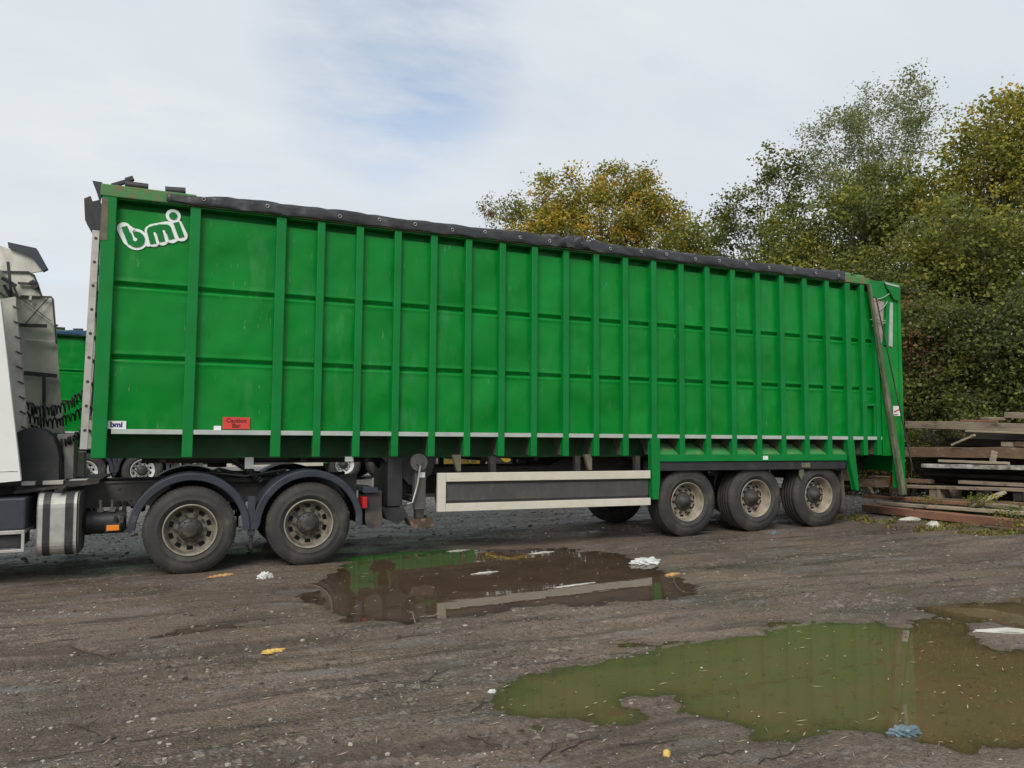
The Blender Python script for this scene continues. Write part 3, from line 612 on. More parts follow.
# landing legs
for near in (True, False):
    lg_ = MB(); y0, y1 = ny(near, 0.20, 0.33)
    lg_.box(-1.32, -1.17, y0, y1, 0.48, 1.17); lo = lg_.build('landing_leg', 'chassis_grey', trailer, bevel=0.008)
    q = MB(); q.box(-1.30, -1.19, y0+0.012, y1-0.012, 0.34, 0.49); q.build('inner_leg', 'chassis', lo)
    q = MB(); q.xz([(-1.42, 0.38), (-1.28, 0.35), (-1.10, 0.38), (-1.07, 0.28), (-1.2, 0.25), (-1.36, 0.27)], y0-0.06, y1+0.06); q.build('foot', 'rust', lo, bevel=0.01)
    yo = 0.16 if near else W-0.16; yi = 0.21 if near else W-0.21
    q = MB(); q.cyl((-1.28, yo, 1.10), (-1.28, yi, 1.10), 0.115, n=24); q.cyl((-1.28, yo-0.02 if near else yo+0.02, 1.10), (-1.28, yo, 1.10), 0.04, n=12); q.build('gearbox', 'chassis_grey', lo)
    q = MB(); q.tube([(-1.27, yo-0.03 if near else yo+0.03, 1.06), (-1.30, yo, 0.8), (-1.36, yo, 0.58), (-1.44, yo-0.02 if near else yo+0.02, 0.56)], 0.013, 8); q.build('crank_handle', 'alu', lo)
b = MB(); b.box(-1.26, -1.19, 0.192, 0.199, 0.90, 0.97); b.build('sticker', 'whitesign', trailer)
b = MB(); b.xz([(-1.75, 1.17), (-0.98, 1.17), (-1.05, 0.95), (-1.2, 0.80), (-1.36, 0.80), (-1.5, 0.95)], 0.34, 0.37); b.box(-1.45, -1.35, 0.5, 2.0, 0.62, 1.15); b.cyl((-1.3, 0.4, 0.6), (-1.3, 2.1, 0.6), 0.04, n=10); b.build('leg_mount', 'black', trailer)
b = MB(); b.box(-1.66, -1.46, 0.30, 0.55, 0.52, 1.15); b.xz([(-1.72, 0.50), (-1.45, 0.50), (-1.40, 0.40), (-1.52, 0.30), (-1.66, 0.36)], 0.28, 0.50); b.build('toolbox', 'black', trailer, bevel=0.01)
b = MB(); b.cyl((-0.95, 0.35, 0.66), (-0.30, 0.35, 0.66), 0.17, n=24); b.build('air_tank', 'chassis_grey', trailer)
b = MB(); b.cyl((-3.72, 1.25, 1.16), (-3.72, 1.25, 1.02), 0.12, n=16); b.box(-4.4, -2.9, 0.5, 2.0, 1.13, 1.165); b.build('kingpin_plate', 'chassis', trailer)
b = MB(); b.box(-3.44, -3.34, 0.33, 0.37, 1.03, 1.17); b.box(-2.27, -2.17, 0.05, 0.09, 1.12, 1.18); b.build('light_bracket', 'ledge', trailer)
for x in (6.95, 7.35):
    pass
for ya in (0.25, 2.05):
    b = MB(); b.box(7.46, 7.50, (0.12 if ya < 1 else 2.18), (0.32 if ya < 1 else 2.38), 0.66, 0.80); b.build('tail_light', 'red', trailer)

# ------------------------------------------------------------------ the tractor unit
TB = Vector((-5.3, 1.25, 0))
tractor = empty('tractor_unit', TB)
tag(tractor, 'white cab tractor unit with black mudguards, coupled under the nearest green trailer', 'truck')
def part(mb, name, mat, parent=None, bevel=0.0):
    """build a part from world coordinates under the tractor"""
    if parent is None:
        mb.v = [(x-TB.x, y-TB.y, z-TB.z) for x, y, z in mb.v]; return mb.build(name, mat, tractor, bevel)
    mb.v = [(x-TB.x, y-TB.y, z-TB.z) for x, y, z in mb.v]; return mb.build(name, mat, parent, bevel)
def A(x, y, Y=0.0):
    p = aty(x, y, Y); return (p.x, p.z)
# drive wheels (twin) and steering wheels
for near in (True, False):
    for x in (-4.03, -2.69):
        make_wheel(tractor, x-TB.x, 0.5, -1 if near else 1, 'drive', R=0.505, width=0.29, yf=0.03, W=2.5)
        make_wheel(tractor, x-TB.x, 0.5, -1 if near else 1, 'single', R=0.505, width=0.29, yf=0.36, W=2.5)
    make_wheel(tractor, -7.75-TB.x, 0.5, -1 if near else 1, 'single', R=0.505, width=0.30, yf=0.05, W=2.5)
for ch in tractor.children:                 # wheels were placed with Y from 0, bring them to the tractor's frame
    ch.location.y -= TB.y
b = MB()
for x in (-4.03, -2.69, -7.75): b.cyl((x, 0.3, 0.5), (x, 2.2, 0.5), 0.09, n=14)
b.cyl((-4.03, 1.05, 0.5), (-4.03, 1.45, 0.5), 0.22, n=18); part(b, 'axle', 'chassis')
for y0 in (0.80, 1.62):
    b = MB(); b.box(-8.3, -1.95, y0, y0+0.08, 0.74, 1.03); b.box(-8.3, -1.95, y0-0.02, y0+0.10, 1.025, 1.045)
    for k in range(26):
        x = -5.2+k*0.125; z = (0.96, 0.82, 0.9)[k % 3]
        b.cyl((x, y0, z), (x, y0-0.015, z), 0.014, n=6, sm=False)
    part(b, 'frame_rail', 'chassis_grey')
b = MB()
for x in (-6.2, -5.0, -3.36, -2.0): b.box(x-0.06, x+0.06, 0.88, 1.62, 0.78, 1.0)
part(b, 'cross_member', 'chassis')
b = MB(); b.xz([(-4.3, 1.045), (-2.9, 1.045), (-2.75, 1.0), (-4.3, 1.0)], 0.7, 1.8); b.cyl((-3.6, 1.25, 1.0), (-3.6, 1.25, 1.10), 0.45, n=28); part(b, 'fifth_wheel', 'chassis', bevel=0.005)
# mudguards
def arc_guard(cx, near, a0, a1, flat0=0.0, flat1=0.0, R=0.655):
    cz = 0.5; n = 30; pts = [(math.radians(a0+(a1-a0)*i/n)) for i in range(n+1)]
    prof = [(cx+R*math.cos(a), cz+R*math.sin(a), math.cos(a), math.sin(a)) for a in pts]
    path = [(x, z) for x, z, _, _ in prof]; nrm_ = [(c, s) for _, _, c, s in prof]
    if flat0: path.insert(0, (path[0][0]-0.03, path[0][1]-flat0)); nrm_.insert(0, (-1, 0))
    if flat1: path.append((path[-1][0]+0.0, path[-1][1]-flat1)); nrm_.append((1, 0))
    q = MB(); P = []
    for (x, z), (c, s) in zip(path, nrm_):
        rowp = []
        for (dr, yy) in ((-0.085, 0.012), (-0.075, 0.0), (-0.012, -0.004), (0.0, 0.008), (0.004, 0.03), (0.004, 0.60), (-0.03, 0.64)):
            rowp.append((x+c*dr, yy if near else 2.5-yy, z+s*dr))
        P.append(rowp)
    q.grid(P, sm=False)
    o = part(q, 'mudguard', 'mudguard'); s_ = o.modifiers.new('thickness', 'SOLIDIFY'); s_.thickness = 0.012; s_.offset = -1
    for p_ in o.data.polygons: p_.use_smooth = False
    return o
for near in (True, False):
    arc_guard(-4.03, near, 176, 4, 0.02, 0.07)
    arc_guard(-2.69, near, 176, 8, 0.07, 0.14)
    y0, y1 = ny(near, 0.02, 0.10)
    b = MB(); b.box(-3.40, -3.32, y0, y1, 0.40, 0.86); part(b, 'guard_stay', 'mudguard', bevel=0.004)
    b = MB(); b.cyl((-3.36, 0.06 if near else 2.44, 0.24), (-3.36, 0.06 if near else 2.44, 0.42), 0.018, n=8); part(b, 'stay_end', 'chassis'); b = MB(); b.beam((-4.75, 0.1 if near else 2.4, 0.60), (-4.75, 0.85 if near else 1.65, 0.8), 0.04, 0.04); part(b, 'bracket', 'chassis')
    y0, y1 = ny(near, 0.0, 0.5)
    b = MB(); b.xz([(-2.03, 0.93), (-1.86, 0.91), (-1.85, 0.86), (-2.03, 0.86)], y0, y1); part(b, 'lamp_bracket', 'mudguard', bevel=0.006)
    y0, y1 = ny(near, 0.05, 0.50)
    P = [(-1.98, 0.88), (-1.80, 0.86)] + [(-1.89+0.10*math.cos(a)*1.0, 0.50+0.10*math.sin(a)) for a in [0, -0.5, -1.0, -1.57, -2.2, -2.7, -3.14]]
    b = MB(); b.xz(P, y0, y1); part(b, 'mudflap', 'rubber_flap', bevel=0.01)
    y0, y1 = ny(near, -0.015, 0.16)
    b = MB(); b.box(-2.045, -1.985, y0, y1, 0.66, 0.80); part(b, 'tail_light', 'red', bevel=0.01)
    y0, y1 = ny(near, 0.16, 0.6)
# corrugated hose and pale tube above the coupling
b = MB(); pts = []; rs_ = []
p0, p1 = aty(212, 452, 0.55), aty(262, 482, 0.55)
for i in range(61):
    u = i/60; pts.append((p0.x+(p1.x-p0.x)*u, 0.55, p0.z+(p1.z-p0.z)*(u**1.35)+0.02*math.sin(u*3.1))); rs_.append(0.052 if i % 3 else 0.040)
b.tube(pts, rs_, 12, sm=False); part(b, 'corrugated_hose', 'black')
b = MB(); p0, p1 = aty(232, 463.5, 0.75), aty(293, 462.5, 0.75); b.cyl(p0, p1, 0.022, n=10); part(b, 'pale_tube', 'white')
b = MB(); b.beam(aty(258, 475, 0.75), aty(272, 471.5, 0.75), 0.03, 0.03); b.cyl(aty(286, 455, 0.75), aty(286, 463, 0.75), 0.012, n=8); part(b, 'pale_tube', 'ledge')
b = MB(); b.tube([(-4.0, 0.7, 1.07), (-3.7, 0.66, 1.17), (-3.3, 0.68, 1.06), (-3.0, 0.7, 1.12), (-2.6, 0.66, 1.06), (-2.2, 0.7, 1.03)], 0.02, 8); b.tube([(-4.2, 0.9, 1.10), (-3.8, 0.6, 1.13), (-3.4, 0.5, 1.08), (-2.9, 0.55, 1.15)], 0.016, 8); part(b, 'hose', 'black')
# fuel tank with straps
def rr_poly(x0, x1, z0, z1, r, n=6):
    P = []
    for cx, cz, a0 in ((x1-r, z1-r, 0), (x0+r, z1-r, 90), (x0+r, z0+r, 180), (x1-r, z0+r, 270)):
        for k in range(n+1):
            a = math.radians(a0+90*k/n); P.append((cx+r*math.cos(a), cz+r*math.sin(a)))
    return P
for near in (True, False):
    f_ = (lambda y: y) if near else (lambda y: 2.5-y)
    YZ = rr_poly(0.02, 0.68, 0.30, 0.97, 0.15)
    def slab(mb, x0, x1, grow=0.0, mi=0):
        c = (0.35, 0.635); P = []
        for y, z in YZ:
            dy, dz = y-c[0], z-c[1]; l = math.hypot(dy, dz); P.append((f_(y+dy/l*grow), z+dz/l*grow))
        if not near: P = P[::-1]
        mb.yz(P, x0, x1, mi)
    b = MB(); slab(b, -5.555, -5.18); tank = part(b, 'fuel_tank', 'alu', bevel=0.012)
    b = MB(); slab(b, -5.50, -5.435, 0.010); part(b, 'tank_strap', 'black', tank)
    b = MB(); slab(b, -5.29, -5.215, 0.010); part(b, 'tank_strap', 'black', tank)
    b = MB(); slab(b, -5.172, -5.16, -0.004); part(b, 'tank_end', 'chassis_grey', tank)
    b = MB(); b.cyl((-5.36, f_(0.20), 0.965), (-5.36, f_(0.20), 1.0), 0.06, n=18); part(b, 'filler_cap', 'black', tank)
    # side locker and steps ahead of the tank
    b = MB(); b.box(-6.6, -5.66, min(f_(0.03), f_(0.7)), max(f_(0.03), f_(0.7)), 0.60, 0.94); part(b, 'side_locker', 'mudguard', bevel=0.02)
    b = MB(); b.box(-6.6, -5.66, min(f_(0.0), f_(0.6)), max(f_(0.0), f_(0.6)), 0.56, 0.60); b.box(-6.6, -5.66, min(f_(0.0), f_(0.04)), max(f_(0.0), f_(0.04)), 0.37, 0.40); b.box(-5.69, -5.66, min(f_(0.002), f_(0.03)), max(f_(0.002), f_(0.03)), 0.40, 0.56); part(b, 'step', 'alu', bevel=0.004)
    b = MB(); b.box(-6.58, -5.70, min(f_(0.06), f_(0.6)), max(f_(0.06), f_(0.6)), 0.41, 0.55); part(b, 'step_box', 'black', bevel=0.01)
# catwalk boards
b = MB(); b.xz([(-6.3, 1.06), (-5.0, 1.06), (-5.0, 1.09), (-6.3, 1.09)], 0.35, 1.9); part(b, 'catwalk', 'chassis', bevel=0.004)
for k, (x0, x1, yy) in enumerate(((-5.55, -5.35, 0.30), (-5.30, -5.12, 0.36), (-5.75, -5.62, 0.28))):
    b = MB(); b.box(x0, x1, yy, yy+0.25, 1.055, 1.10); part(b, 'catwalk_plate', 'alu', bevel=0.004)
b = MB(); b.beam((-5.8, 0.2, 0.99), (-5.0, 0.26, 1.07), 0.04, 0.03); b.beam((-5.35, 0.05, 1.0), (-5.3, 0.3, 1.05), 0.05, 0.03); part(b, 'hand_rail', 'chassis')
# lower pipework between tank and wheel, amber marker lamp
b = MB(); b.cyl((-5.12, 0.45, 0.60), (-4.72, 0.45, 0.60), 0.13, n=20); part(b, 'air_tank', 'black', bevel=0)
b = MB()
for x in (-4.98, -4.86):
    b.cyl((x, 0.40, 0.68), (x, 0.40, 0.86), 0.018, n=8); b.box(x-0.03, x+0.03, 0.37, 0.43, 0.72, 0.76)
part(b, 'air_valve', 'chassis_grey')
b = MB(); b.box(-4.885, -4.76, -0.01, 0.03, 0.545, 0.605); part(b, 'marker_lamp', 'orange', bevel=0.006)
b = MB(); b.box(-4.90, -4.75, 0.03, 0.12, 0.53, 0.62); b.beam((-4.82, 0.1, 0.58), (-4.82, 0.8, 0.8), 0.03, 0.03); part(b, 'lamp_bracket', 'black')
# black air filter housing with rounded top behind the cab
for near in (True,):
    P = [A(x, y, 0.42) for x, y in [(18, 490), (18, 434), (26, 430), (35, 429), (43, 432), (50, 438), (55, 447), (57, 458), (57, 488)]]
    b = MB(); b.xz(P, 0.42, 0.85); ft = part(b, 'air_filter', 'black', bevel=0.02)
    b = MB(); P = [A(x, y, 0.40) for x, y in [(18, 488), (18, 462), (57.5, 462), (58, 488)]]; b.xz(P, 0.40, 0.87); part(b, 'filter_base', 'black', ft, bevel=0.01)
    b = MB(); b.box(-5.50, -5.32, 0.9, 1.3, 1.05, 1.62); b.box(-5.42, -5.26, 1.4, 1.7, 1.05, 1.4); part(b, 'chassis_box', 'cabgrey', bevel=0.01)
# coiled air lines
def coil(p0, p1, sag, turns, r=0.048, th=0.0095, mat='black'):
    p0, p1 = Vector(p0), Vector(p1); n = turns*10; pts = []
    ax = (p1-p0).normalized(); u = ax.cross(Vector((0, 0, 1))).normalized(); v = u.cross(ax)
    for i in range(n+1):
        t_ = i/n; c = p0.lerp(p1, t_) + Vector((0, 0, -sag*4*t_*(1-t_))); a = 2*math.pi*turns*t_
        k = min(1, min(t_, 1-t_)*12); rj = r*(1+0.25*math.sin(a*0.31+p0.z*9)); pts.append(c + (u*math.cos(a)+v*math.sin(a))*rj*k + ax*0.012*math.sin(a*0.17+p0.x*5))
    q = MB(); q.tube(pts, th, 6); part(q, 'coiled_air_line', mat)
coil(aty(8, 392, 1.0), aty(92, 385, 1.0), 0.27, 25, 0.058, 0.010)
coil(aty(12, 405, 1.15), aty(94, 400, 1.15), 0.25, 22, 0.055, 0.010)
coil(aty(40, 432, 0.9), aty(94, 415, 0.9), 0.22, 22, 0.035, 0.011)
coil(aty(30, 425, 1.3), aty(90, 430, 1.3), 0.12, 20, 0.035, 0.012)
# cab
cb = MB()
side = [(-8.35, 0.95), (-8.42, 1.6), (-8.30, 2.2), (-8.05, 3.0), (-7.75, 3.45), (-7.2, 3.78), (-6.40, 3.80), (-6.36, 1.10), (-7.1, 1.05), (-7.15, 0.95)]
cb.xz(side, 0.06, 2.44); cab = part(cb, 'cab_body', 'white', bevel=0.05)
b = MB(); b.box(-6.365, -6.335, 0.10, 2.40, 1.12, 3.75); 
for k in range(9): b.box(-6.336, -6.32, 0.14, 2.36, 1.3+k*0.27, 1.33+k*0.27)
part(b, 'cab_rear_wall', 'cabgrey')
for near in (True, False):
    yo = -0.004 if near else 2.504
    y0, y1 = ny(near, 0.035, 0.062)
    b = MB(); b.xz([(-8.0, 2.05), (-7.92, 2.75), (-7.1, 2.78), (-7.08, 2.0)], y0, y1); part(b, 'side_window', 'glass')
    b = MB(); b.box(-7.06, -7.04, y0, y1, 1.1, 2.9); b.box(-7.25, -7.12, y0-0.012 if near else y0, y1 if near else y1+0.012, 1.9, 1.94); part(b, 'door_trim', 'black')
    y0, y1 = ny(near, 0.0, 0.045)
    b = MB(); b.xz([(-5.715, 1.13), (-5.955, 3.05), (-6.02, 3.28), (-6.2, 3.36), (-6.62, 3.36), (-6.62, 1.06)] if near else [A(67, 470, 2.45), A(65, 440, 2.45), A(60, 395, 2.45), A(56.5, 345, 2.45), A(53, 298, 2.45), (-6.34, A(53, 298, 2.45)[1]), (-6.34, 1.12)], y0, y1)
    fa = part(b, 'side_fairing', 'white' if near else 'cabgrey', bevel=0.006)
    if near:
        b = MB(); b.box(-6.6, -5.74, -0.006, -0.001, 1.225, 1.232); part(b, 'seam', 'cabgrey', fa)
        b = MB(); b.xz([(-5.715, 1.13), (-5.955, 3.05), (-5.975, 3.05), (-5.735, 1.13)], 0.046, 0.12); part(b, 'fairing_edge', 'cabgrey', fa)
y2 = 2.40
def fin(name, mat, poly, ya, yb, par=None, bv=0.004):
    q = MB(); q.xz([A(x, y, 2.43) for x, y in poly], ya, yb); return part(q, name, mat, par, bv)
nl = MB(); nl.xz([A(x, y, 0.5) for x, y in [(-4, 300), (15, 297), (19, 345), (24, 395), (27, 436), (27, 470), (0, 470)]], 0.5, 0.56); lou = part(nl, 'louvre_panel', 'cabgrey', bevel=0.004)
for k in range(9):
    q = MB(); yy_ = 306+k*15; q.beam(aty(13+k*1.0, yy_, 0.49), aty(19+k*1.0, yy_+3, 0.49), 0.012, 0.012, up=(0, 1, 0)); part(q, 'slot', 'black', lou)
f1 = fin('roof_fairing', 'cabgrey', [(-6, 244), (11, 250), (33, 257), (43, 271), (30, 273), (-6, 274)], 2.41, 2.45)
fin('fairing_trim', 'mudguard', [(9, 243.5), (37, 249.5), (48, 269.5), (43.5, 271.8), (32, 257), (10, 249)], 2.36, 2.46, f1)
f2 = fin('upper_fairing', 'cabgrey', [(-6, 272), (29, 272.5), (34.5, 276), (38, 283), (42, 296.5), (-6, 296)], 2.415, 2.448)
fin('fairing_trim', 'black', [(0, 271.5), (29, 272), (35, 275.5), (42.5, 296), (41, 296), (34, 276.7), (28.5, 273.3), (0, 272.6)], 2.39, 2.414, f2)
def bars(name, mat, segs, Y, wd, dep):
    for (xa, ya, xb, yb, k) in segs:
        q = MB(); q.beam(aty(xa, ya, Y), aty(xb, yb, Y), wd*k, dep, up=(0, 1, 0)); part(q, name, mat)
bars('fairing_brace', 'chassis', [(20, 298, 51, 321, 0.35), (49, 297, 25, 324, 0.35), (21, 296, 52, 297, 0.7), (52.5, 298, 56.5, 344, 0.6)], 2.39, 0.028, 0.02)
bars('black_bar', 'black', [(18, 325, 47, 326, 1), (24, 373, 57, 376, 1.2), (44, 377, 44, 420, 0.8), (18, 283, 38, 284.5, 0.6), (31, 281, 37, 288, 1.6)], 2.37, 0.045, 0.04)
bars('fairing_step', 'cabgrey', [(25, 339, 55, 342, 1), (30, 300, 31, 296, 1)], 2.38, 0.03, 0.03)
bars('stay_cluster', 'black', [(8, 262, 12, 300, 1), (2, 278, 16, 286, 1.5), (9, 290, 16, 297, 1.4), (4, 285, 12, 299, 1.2), (12, 282, 18, 297, 0.8)], 1.9, 0.03, 0.04)
b = MB(); b.xz([(-8.46, 0.35), (-8.46, 0.95), (-7.3, 0.95), (-7.3, 0.80), (-8.2, 0.4)], 0.03, 2.47); part(b, 'bumper', 'white', bevel=0.03)
b = MB(); P = [(-8.25, 2.25), (-7.98, 3.08)]
b.add([(-8.315, 0.2, 2.2), (-8.315, 2.3, 2.2), (-8.075, 2.25, 2.98), (-8.075, 0.25, 2.98)], [(0, 1, 2, 3)]); b.add([(-8.30, 0.2, 2.2), (-8.30, 2.3, 2.2), (-8.06, 2.25, 2.98), (-8.06, 0.25, 2.98)], [(3, 2, 1, 0)]); part(b, 'windscreen', 'glass')
b = MB()
for k in range(5): b.box(-8.46, -8.40, 0.4, 2.1, 1.05+k*0.15, 1.13+k*0.15)
part(b, 'grille', 'black')
for ya in (0.15, 1.95):
    b = MB(); b.box(-8.49, -8.45, ya, ya+0.4, 0.62, 0.82); part(b, 'headlight', 'glass', bevel=0.01)
for ya in (-0.2, 2.48):
    b = MB(); b.box(-8.1, -7.95, ya, ya+0.22, 2.0, 2.7); part(b, 'mirror', 'black', bevel=0.03)

# ------------------------------------------------------------------ the second truck parked behind
w1 = atd(85, 472, 19.4); GZ_FAR = 0.17
D = Matrix.Translation((w1.x, w1.y, GZ_FAR)) @ Matrix.Rotation(math.radians(11), 4, 'Z') @ Matrix.Translation((4.03, 0, 0))
bpy.context.view_layer.update()
def place_copy(root, label):
    c = copy_tree(root); mw = D @ root.matrix_world; c.location = mw.to_translation(); c.rotation_euler = mw.to_euler(); c['label'] = label; return c
far_trailer = place_copy(trailer, 'green ribbed bulk trailer with blue tarp, farther away behind the nearest trailer')
far_tractor = place_copy(tractor, 'tractor unit with pale wheel rims, farther away behind the nearest truck')
def swap(o, name, mat):
    for ch in o.children_recursive:
        if ch.name.split('.')[0] == name:
            ch.data = ch.data.copy(); ch.data.materials[0] = MT[mat]
            if name == 'rim' and len(ch.data.materials) > 1: ch.data.materials[1] = MT[mat]
MT['rim_pale'] = mk('pale_rim_paint', (0.62, 0.62, 0.60), (0.5, 0.5, 0.48), 8, 0.45, 0.6, dirt=(0.25, 0.22, 0.18), dscale=6, dlo=0.6, dhi=0.8)
for ch in list(far_trailer.children):
    if ch.name.split('.')[0] in ('logo', 'small_sign', 'warning_sign', 'rear_sign'):
        for g_ in list(ch.children_recursive)+[ch]: bpy.data.objects.remove(g_)
    elif ch.name.split('.')[0] == 'tarp': ch.location.x -= 0.62
far_trailer.scale.z = 0.92
swap(far_trailer, 'tarp', 'tarp_blue'); swap(far_trailer, 'rim', 'rim_pale'); swap(far_tractor, 'rim', 'rim_pale')

# ------------------------------------------------------------------ ground
def vnoise(x, y, seed=0):
    xi = np.floor(x).astype(np.int64); yi = np.floor(y).astype(np.int64); xf = x-xi; yf = y-yi
    def h(a, b):
        n = (a*374761393 + b*668265263 + seed*974711) & 0x7fffffff
        n = ((n ^ (n >> 13))*1274126177) & 0x7fffffff; n = n ^ (n >> 16)
        return (n & 0xffff)/65535.0
    u = xf*xf*(3-2*xf); v = yf*yf*(3-2*yf)
    return (h(xi, yi)*(1-u)+h(xi+1, yi)*u)*(1-v) + (h(xi, yi+1)*(1-u)+h(xi+1, yi+1)*u)*v
def fbm(x, y, o=4, seed=0):
    s = 0; a = 0.5; t = 0
    for k in range(o):
        s = s+a*(vnoise(x*2**k+k*17.3, y*2**k-k*9.1, seed+k)-0.5); t += a; a *= 0.5
    return s/t*2
P1 = [(-2.2, 0.32), (-1.53, 0.62), (-0.84, 0.58), (-0.07, 0.29), (0.67, -0.08), (0.99, -0.63), (1.13, -1.15), (0.99, -2.03), (0.77, -2.9), (0.64, -3.23), (0.34, -3.39), (-0.01, -3.32), (-0.52, -3.27), (-1.3, -3.17), (-1.97, -3.18), (-2.35, -3.24), (-2.77, -2.81), (-3.02, -2.26), (-3.08, -1.86), (-2.93, -1.29), (-2.56, -0.65)]
P2 = [(-2.36, -5.05), (-2.07, -4.9), (-1.74, -4.84), (-1.4, -4.8), (-0.94, -4.59), (-0.41, -4.62), (0.11, -4.7), (0.4, -4.55), (0.93, -4.62), (1.26, -4.85), (1.33, -5.03), (1.75, -4.93), (1.96, -4.61), (2.5, -4.65), (3.29, -4.78), (4.0, -5.0), (3.6, -5.6), (2.11, -5.54), (2.07, -5.23), (1.56, -5.35), (1.46, -5.62), (1.55, -5.9), (2.5, -6.3), (2.2, -7.2), (0.6, -7.5), (-0.24, -7.05), (-0.56, -6.9), (-0.72, -6.69), (-1.01, -6.5), (-1.37, -6.39), (-1.46, -6.1), (-1.43, -5.68), (-1.61, -5.69), (-1.68, -5.95), (-1.89, -6.06), (-2.02, -5.76), (-2.24, -5.58), (-2.39, -5.33)]
P3 = [(-4.45, -2.72), (-4.0, -2.62), (-3.7, -2.62), (-3.7, -2.72), (-4.3, -2.82)]
WL = {0: -0.012, 1: -0.015, 2: -0.010}
def sdist(px, py, poly):
    d = np.full(px.shape, 1e9); ins = np.zeros(px.shape, bool); n = len(poly)
    for i in range(n):
        ax, ay = poly[i]; bx, by = poly[(i+1) % n]
        ex, ey = bx-ax, by-ay; t = np.clip(((px-ax)*ex+(py-ay)*ey)/(ex*ex+ey*ey), 0, 1)
        d = np.minimum(d, np.hypot(px-ax-t*ex, py-ay-t*ey))
        c = ((ay > py) != (by > py)) & (px < (bx-ax)*(py-ay)/((by-ay) if by != ay else 1e-9)+ax); ins ^= c
    return np.where(ins, -d, d)
def height(x, y):
    x = np.asarray(x, float); y = np.asarray(y, float)
    ca, sa = math.cos(-0.10), math.sin(-0.10); u = x*ca+y*sa; v = -x*sa+y*ca
    near = np.exp(-((y+4)/5.5)**2)
    h = 0.016*fbm(x*0.5, y*0.5, 3, 1) + 0.010*fbm(x*2.2, y*2.2, 4, 5) + 0.0055*fbm(x*9, y*9, 3, 9)*(0.4+near)
    h = h + (0.026*fbm(u*0.35, v*3.0, 4, 21)+0.010*fbm(u*1.0, v*10, 3, 31))*near + 0.004
    h = h - 0.020*near*np.clip(1-np.abs(fbm(u*0.22+3, v*1.5, 3, 71))*7, 0, 1)*np.clip(fbm(u*0.5, v*0.9, 2, 81)*3+0.6, 0, 1) + 0.010*near*np.clip(1-np.abs(fbm(u*0.22+3, v*1.5, 3, 71)-0.17)*9, 0, 1)
    h = h + 0.17*np.clip((y-4)/7, 0, 1)**2*(3-2*np.clip((y-4)/7, 0, 1))
    wob = 0.20*fbm(x*1.8, y*1.8, 3, 41) + 0.11*fbm(x*6, y*8, 3, 51)
    for k, P in enumerate((P1, P2, P3)):
        s = sdist(x, y, P) + wob*(1.0 if k < 2 else 0.6)
        lv = WL[k]
        shore = lv + np.clip(s*0.085, -0.045, 0.05) + 0.013*fbm(x*3.2, y*5.5, 4, 61)
        t = np.clip(s/0.45, 0, 1); t = t*t*(3-2*t)
        h = np.where(s < 0.45, shore*(1-t) + np.maximum(h, lv+0.012)*t, h)
    # tread prints pressed along the ruts
    for v0, uu in ((-3.62, 0.0), (-4.25, 0.4), (-6.05, 0.2), (-6.75, 0.7)):
        c = v0 + 0.10*np.sin(u*0.45+uu*5); dv = np.abs(v-c); m_ = np.clip((0.17-dv)/0.05, 0, 1)*np.clip(fbm(u*0.7+uu*7, v*0.7, 2, 101)*3+0.7, 0, 1)
        pr = np.clip(np.sin(2*np.pi*(u+uu)/0.10+dv*22)*2.5, -1, 1); far_ = 1.0
        for P in (P1, P2): far_ = far_*np.clip(sdist(x, y, P)/0.3, 0, 1)
        h = h + m_*far_*(0.0045*pr-0.010)
    # tyres bear on level ground
    for wx in (-4.03, -2.69, 3.01, 4.31, 5.62):
        t = np.clip((np.hypot((x-wx)/0.34, (y-0.2)/0.32)-0.6)/0.8, 0, 1); h = h*t + 0.002*(1-t)
    return h
def axis(lo, hi, step, far):
    a = list(np.arange(lo, hi, step)); s = step; v = hi
    while v < far: a.append(v); s *= 1.16; v += s
    s = step; v = lo-step; pre = []
    while v > -far: pre.append(v); s *= 1.16; v -= s
    return np.array(pre[::-1]+a)
xs = axis(-7.2, 8.6, 0.024, 420); ys = axis(-8.0, 2.6, 0.022, 420)
X, Y = np.meshgrid(xs, ys, indexing='ij'); Z = height(X, Y)
nx, nyy = X.shape; co = np.stack([X, Y, Z], -1).reshape(-1, 3)
ii = (np.arange(nx-1)[:, None]*nyy + np.arange(nyy-1)[None, :]).reshape(-1)
quads = np.stack([ii, ii+nyy, ii+nyy+1, ii+1], -1)
def np_mesh(name, co, faces, k, mats, mi=None, smooth=True):
    me = bpy.data.meshes.new(name); nf = len(faces)
    me.vertices.add(len(co)); me.vertices.foreach_set('co', np.asarray(co, np.float32).ravel())
    me.loops.add(nf*k); me.loops.foreach_set('vertex_index', np.asarray(faces, np.int32).ravel())
    me.polygons.add(nf); me.polygons.foreach_set('loop_start', np.arange(nf, dtype=np.int32)*k); me.polygons.foreach_set('loop_total', np.full(nf, k, np.int32))
    for mm_ in mats: me.materials.append(mm_)
    if mi is not None: me.polygons.foreach_set('material_index', np.asarray(mi, np.int32))
    me.polygons.foreach_set('use_smooth', np.full(nf, smooth)); me.update(calc_edges=True); me.validate()
    o = bpy.data.objects.new(name, me); col.objects.link(o); return o

